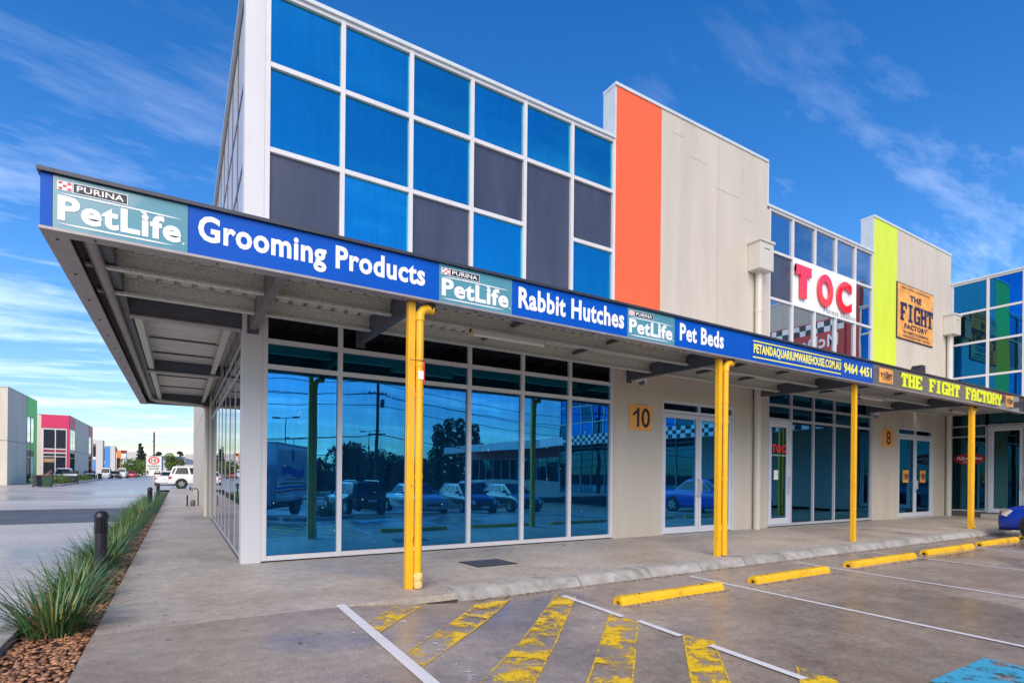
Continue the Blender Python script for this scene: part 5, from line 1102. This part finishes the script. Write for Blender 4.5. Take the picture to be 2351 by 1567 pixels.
        zr = tops[1][1]-.08
        MB().box(-h2-.005,-h2*.90,s*hw*.93-(.30 if s > 0 else 0),s*hw*.93+(.30 if s < 0 else 0),zr-.17,zr+.0).build('taillight', tail_m, T, bevel=.02)
    r = .33 if kind != 'suv' else .40
    for xx in (.62*h2, -.60*h2):
        for s in (1,-1):
            MB().lathe([(r*1.16,-.006),(r*1.16,.006)], (xx, s*(hw*.985), r*1.02), 'y', 24).build('wheel_arch', blk, T)
            wv = MB().lathe([(r*.66,-.11),(r*.94,-.11),(r,-.08),(r,.08),(r*.94,.11),(r*.66,.11)], (xx, s*(hw-.085), r), 'y', 28).build('wheel', tyre_m, T, smooth=True)
            rm = MB(); yo = s*(hw-.085+.095)
            rm.lathe([(r*.66,-.03),(r*.66,.01)], (xx, yo-s*.02, r), 'y', 24)
            hb = MB().lathe([(r*.60,-.01),(r*.60,.0)], (xx, yo+s*.012, r), 'y', 20); hb.build('rim_recess', blk, wv)
            rs = MB().lathe([(.05,-.012),(.05,.012)], (xx, yo+s*.018, r), 'y', 10)
            for k in range(6):
                a = k*pi/3+.3; dx_, dz_ = cos(a), sin(a); px_, pz_ = -dz_*.028, dx_*.028
                rs.prism([(xx+px_, yo, r+pz_),(xx-px_, yo, r-pz_),(xx-px_*1.5+dx_*r*.62, yo, r-pz_*1.5+dz_*r*.62),(xx+px_*1.5+dx_*r*.62, yo, r+pz_*1.5+dz_*r*.62)], (0,s*.01,0), (0,s*.03,0))
            rm.build('rim', rim_m, wv, smooth=True); rs.build('rim_spokes', rim_m, wv)
    MB().box(h2*.985,h2+.012,-hw*.42,hw*.42,zb+.22,zb+.33).build('grille', blk, T, bevel=.01); MB().box(h2*.97,h2+.02,-.19,.19,zb+.10,zb+.20).build('number_plate', plate_m, T); MB().box(-h2-.02,-h2*.97,-.19,.19,tops[1][1]-.28,tops[1][1]-.17).build('number_plate', plate_m, T)
    MB().box(h2*.9,h2*.99,-hw*.7,hw*.7,zb-.01,zb+.07).build('air_dam', blk, T)
    if kind == 'suv':
        for s in (1,-1): MB().tube([(x1+.2,s*tw*.85,Hh),(x1+.3,s*tw*.85,Hh+.05),(x2-.4,s*tw*.85,Hh+.05),(x2-.3,s*tw*.85,Hh)], .018, 6).build('roof_rail', rim_m, T)
    T.location = loc; T.rotation_euler = (0,0,rz); return T
PW = carpaint('white_paint', (.75,.76,.78)); PB = mat('royal_blue_paint', (.0,.04,.42), .35, var=.02, coat=.35); PS = carpaint('silver_paint', (.42,.46,.5), .5); PK = carpaint('black_paint', (.012,.013,.018)); PD = carpaint('dark_green_paint', (.02,.035,.04), .2); PR = carpaint('red_paint', (.45,.01,.015))
car('royal blue sedan nosed to the kerb at the right edge', PB, (18.62,-6.0,-.13), pi/2, 'sedan', 4.7, 1.80, 1.46)
car('white four wheel drive crossing behind the side wall', PW, (.75,45.9,0), 0.0, 'suv', 4.8, 1.88, 1.90)
zc = H(9,-14)
car('black wagon parked with its rear to the shops', PK, (6.5,-17.6,H(6.5,-16)), -pi/2-.12, 'suv', 4.5, 1.80, 1.62)
car('silver sedan facing the shops beside the black wagon', PS, (9.2,-16.3,H(9,-15)), pi/2, 'sedan', 4.8, 1.82, 1.46)
car('black hatchback facing the shops right of the silver sedan', PK, (12.0,-16.2,H(12,-15)), pi/2, 'hatch', 4.3, 1.8, 1.46)
car('dark green hatchback last in the mirrored row', PD, (14.7,-16.1,H(14,-15)), pi/2, 'hatch', 4.2, 1.75, 1.42)
car('white wagon parked in the second mirrored row', PW, (17.0,-24.5,-.72), pi/2+.1, 'suv', 4.6, 1.8, 1.65); car('pale hatchback behind the black wagon', PS, (9.3,-24,-.72), pi/2, 'hatch', 4.2, 1.75, 1.5)
car('white sedan parked by the magenta building', PW, (-12.45,73.3,0), pi/2, 'sedan', 4.7, 1.85, 1.75)
for (x_, y_, p_, k_, l) in ((-16.2,128,PK,'suv','dark blue wagon beyond the magenta building'),(-14.5,139.8,PW,'suv','first white van down the street, left one'),(-12.0,127,PD,'sedan','dark sedan with its rear to the camera down the street'),(-11.3,134,PW,'suv','second white van down the street, right one'),(-10.2,143,PR,'sedan','red car far down the street'),(-9.5,171,PW,'suv','white people mover left of the speed sign'),(-13.4,126,PW,'sedan','white sedan in front of the vans'),(-5.3,150,PK,'sedan','dark car partly behind the speed sign'),(-2.2,60,PW,'sedan','white car behind the four wheel drive')):
    c_ = car(l, p_, (x_, y_, 0), pi/2, k_, 4.8, 1.9, 2.1 if 'van' in l or 'mover' in l else (1.75 if k_ == 'suv' else 1.5))
# box truck mirrored in the first window
T = thing('box_truck', 'white box truck with printed side parked across the car park', 'truck', (0,0,0))
MB().box(-4.43,0,0,2.1,.75,3.12).build('cargo_box', PW, T); MB().box(-4.5,.05,-.05,2.15,3.12,3.2).build('roof_trim', steel, T); MB().box(-.03,.02,-.03,.03,.75,3.12).build('corner_trim', steel, T)
FT = Fr((0,-.005,0), (-1,0,0), (0,-1,0))
T['_w'] = (0,0,0)
MB().fbox(FT, .1, 4.4, 1.25, 1.34, 0, .01).build('blue_stripe', sign_blue, T); MB().fbox(FT, .1, 4.4, 1.12, 1.19, 0, .01).build('red_stripe', txt_r, T)
MB().prism([FT.p(.6+3.2*s, 1.95+.10*sin(s*2*pi)+w_, 0) for s, w_ in [(k/10,.16) for k in range(11)]+[(k/10,-.16) for k in range(10,-1,-1)]], (0,0,0), (0,-.01,0)).build('ribbon_print', sign_blue, T)
MB().prism([FT.p(2.2+.12*cos(a*pi/8), 2.65+.32*sin(a*pi/8), 0) for a in range(16)], (0,0,0), (0,-.01,0)).build('emblem_print', navy, T)
MB().fbox(FT, 1.0, 3.6, 1.60, 1.66, 0, .01).fbox(FT, .5, 4.0, 1.43, 1.50, 0, .01).build('print_line', txt_r, T)
MB().box(.15,1.75,.1,2.0,.55,2.25).build('cab', PW, T, bevel=.08); MB().box(1.72,1.78,.2,1.9,1.35,2.1).build('windscreen', cg, T); MB().box(.6,1.55,.085,.11,1.35,2.05).build('side_window', cg, T); MB().box(-4.3,1.4,.2,1.9,.45,.75).build('chassis', blk, T)
for xx in (1.0,-3.3):
    for yy in (1.9,.25): MB().lathe([(.42,-.13),(.45,-.1),(.45,.1),(.42,.13)], (xx,yy,.45), 'y', 20).build('wheel', tyre_m, T, smooth=True)
T.location = (2.53,-14.5,H(2.5,-14.5)-.05); T.rotation_euler = (0,0,math.atan2(.899,-.447))
# person bending by the white sedan
def person(x, y):
    T = thing('person', 'person in a pink top bending forward beside the bins', 'person', (0,0,0))
    vs_ = [(0,0,.92),(0,-.20,1.18),(0,-.38,1.36),(0,-.48,1.42),(0,-.60,1.46),(-.11,.0,.88),(-.13,-.05,.5),(-.13,.03,.08),(-.13,-.12,.04),(.11,.0,.88),(.14,.08,.5),(.14,.18,.08),(.14,.03,.04),(-.19,-.38,1.32),(-.24,-.42,1.05),(-.22,-.60,.86),(.19,-.38,1.32),(.26,-.44,1.06),(.24,-.62,.88)]
    es = [(0,1),(1,2),(2,3),(3,4),(0,5),(5,6),(6,7),(7,8),(0,9),(9,10),(10,11),(11,12),(2,13),(13,14),(14,15),(2,16),(16,17),(17,18)]
    rs = [.15,.15,.16,.07,.11,.10,.07,.045,.04,.10,.07,.045,.04,.07,.05,.035,.07,.05,.035]
    me = bpy.data.meshes.new('body'); me.from_pydata(vs_, es, []); o = bpy.data.objects.new('body', me); COL.objects.link(o); o.parent = T
    md = o.modifiers.new('skin', 'SKIN'); 
    if not me.skin_vertices: 
        bm = bmesh.new(); bm.from_mesh(me); bm.verts.layers.skin.verify(); bm.to_mesh(me); bm.free()
    for k, r_ in enumerate(rs): me.skin_vertices[0].data[k].radius = (r_, r_); me.skin_vertices[0].data[k].use_root = (k == 0)
    o.modifiers.new('s', 'SUBSURF').levels = 1; me.materials.append(mat('pink_shirt', (.50,.22,.25), .8))
    MB().lathe([(.03,-.12),(.09,-.08),(.11,0),(.09,.08),(.04,.11)], (0,-.60,1.47), n=12).build('hair', mat('dark_hair',(.02,.015,.012),.8), T, smooth=True)
    T.location = (x, y, 0); T.rotation_euler = (0,0,1.2)
person(-12.95,66.2)
for o in bpy.data.objects:
    if '_w' in o: del o['_w']
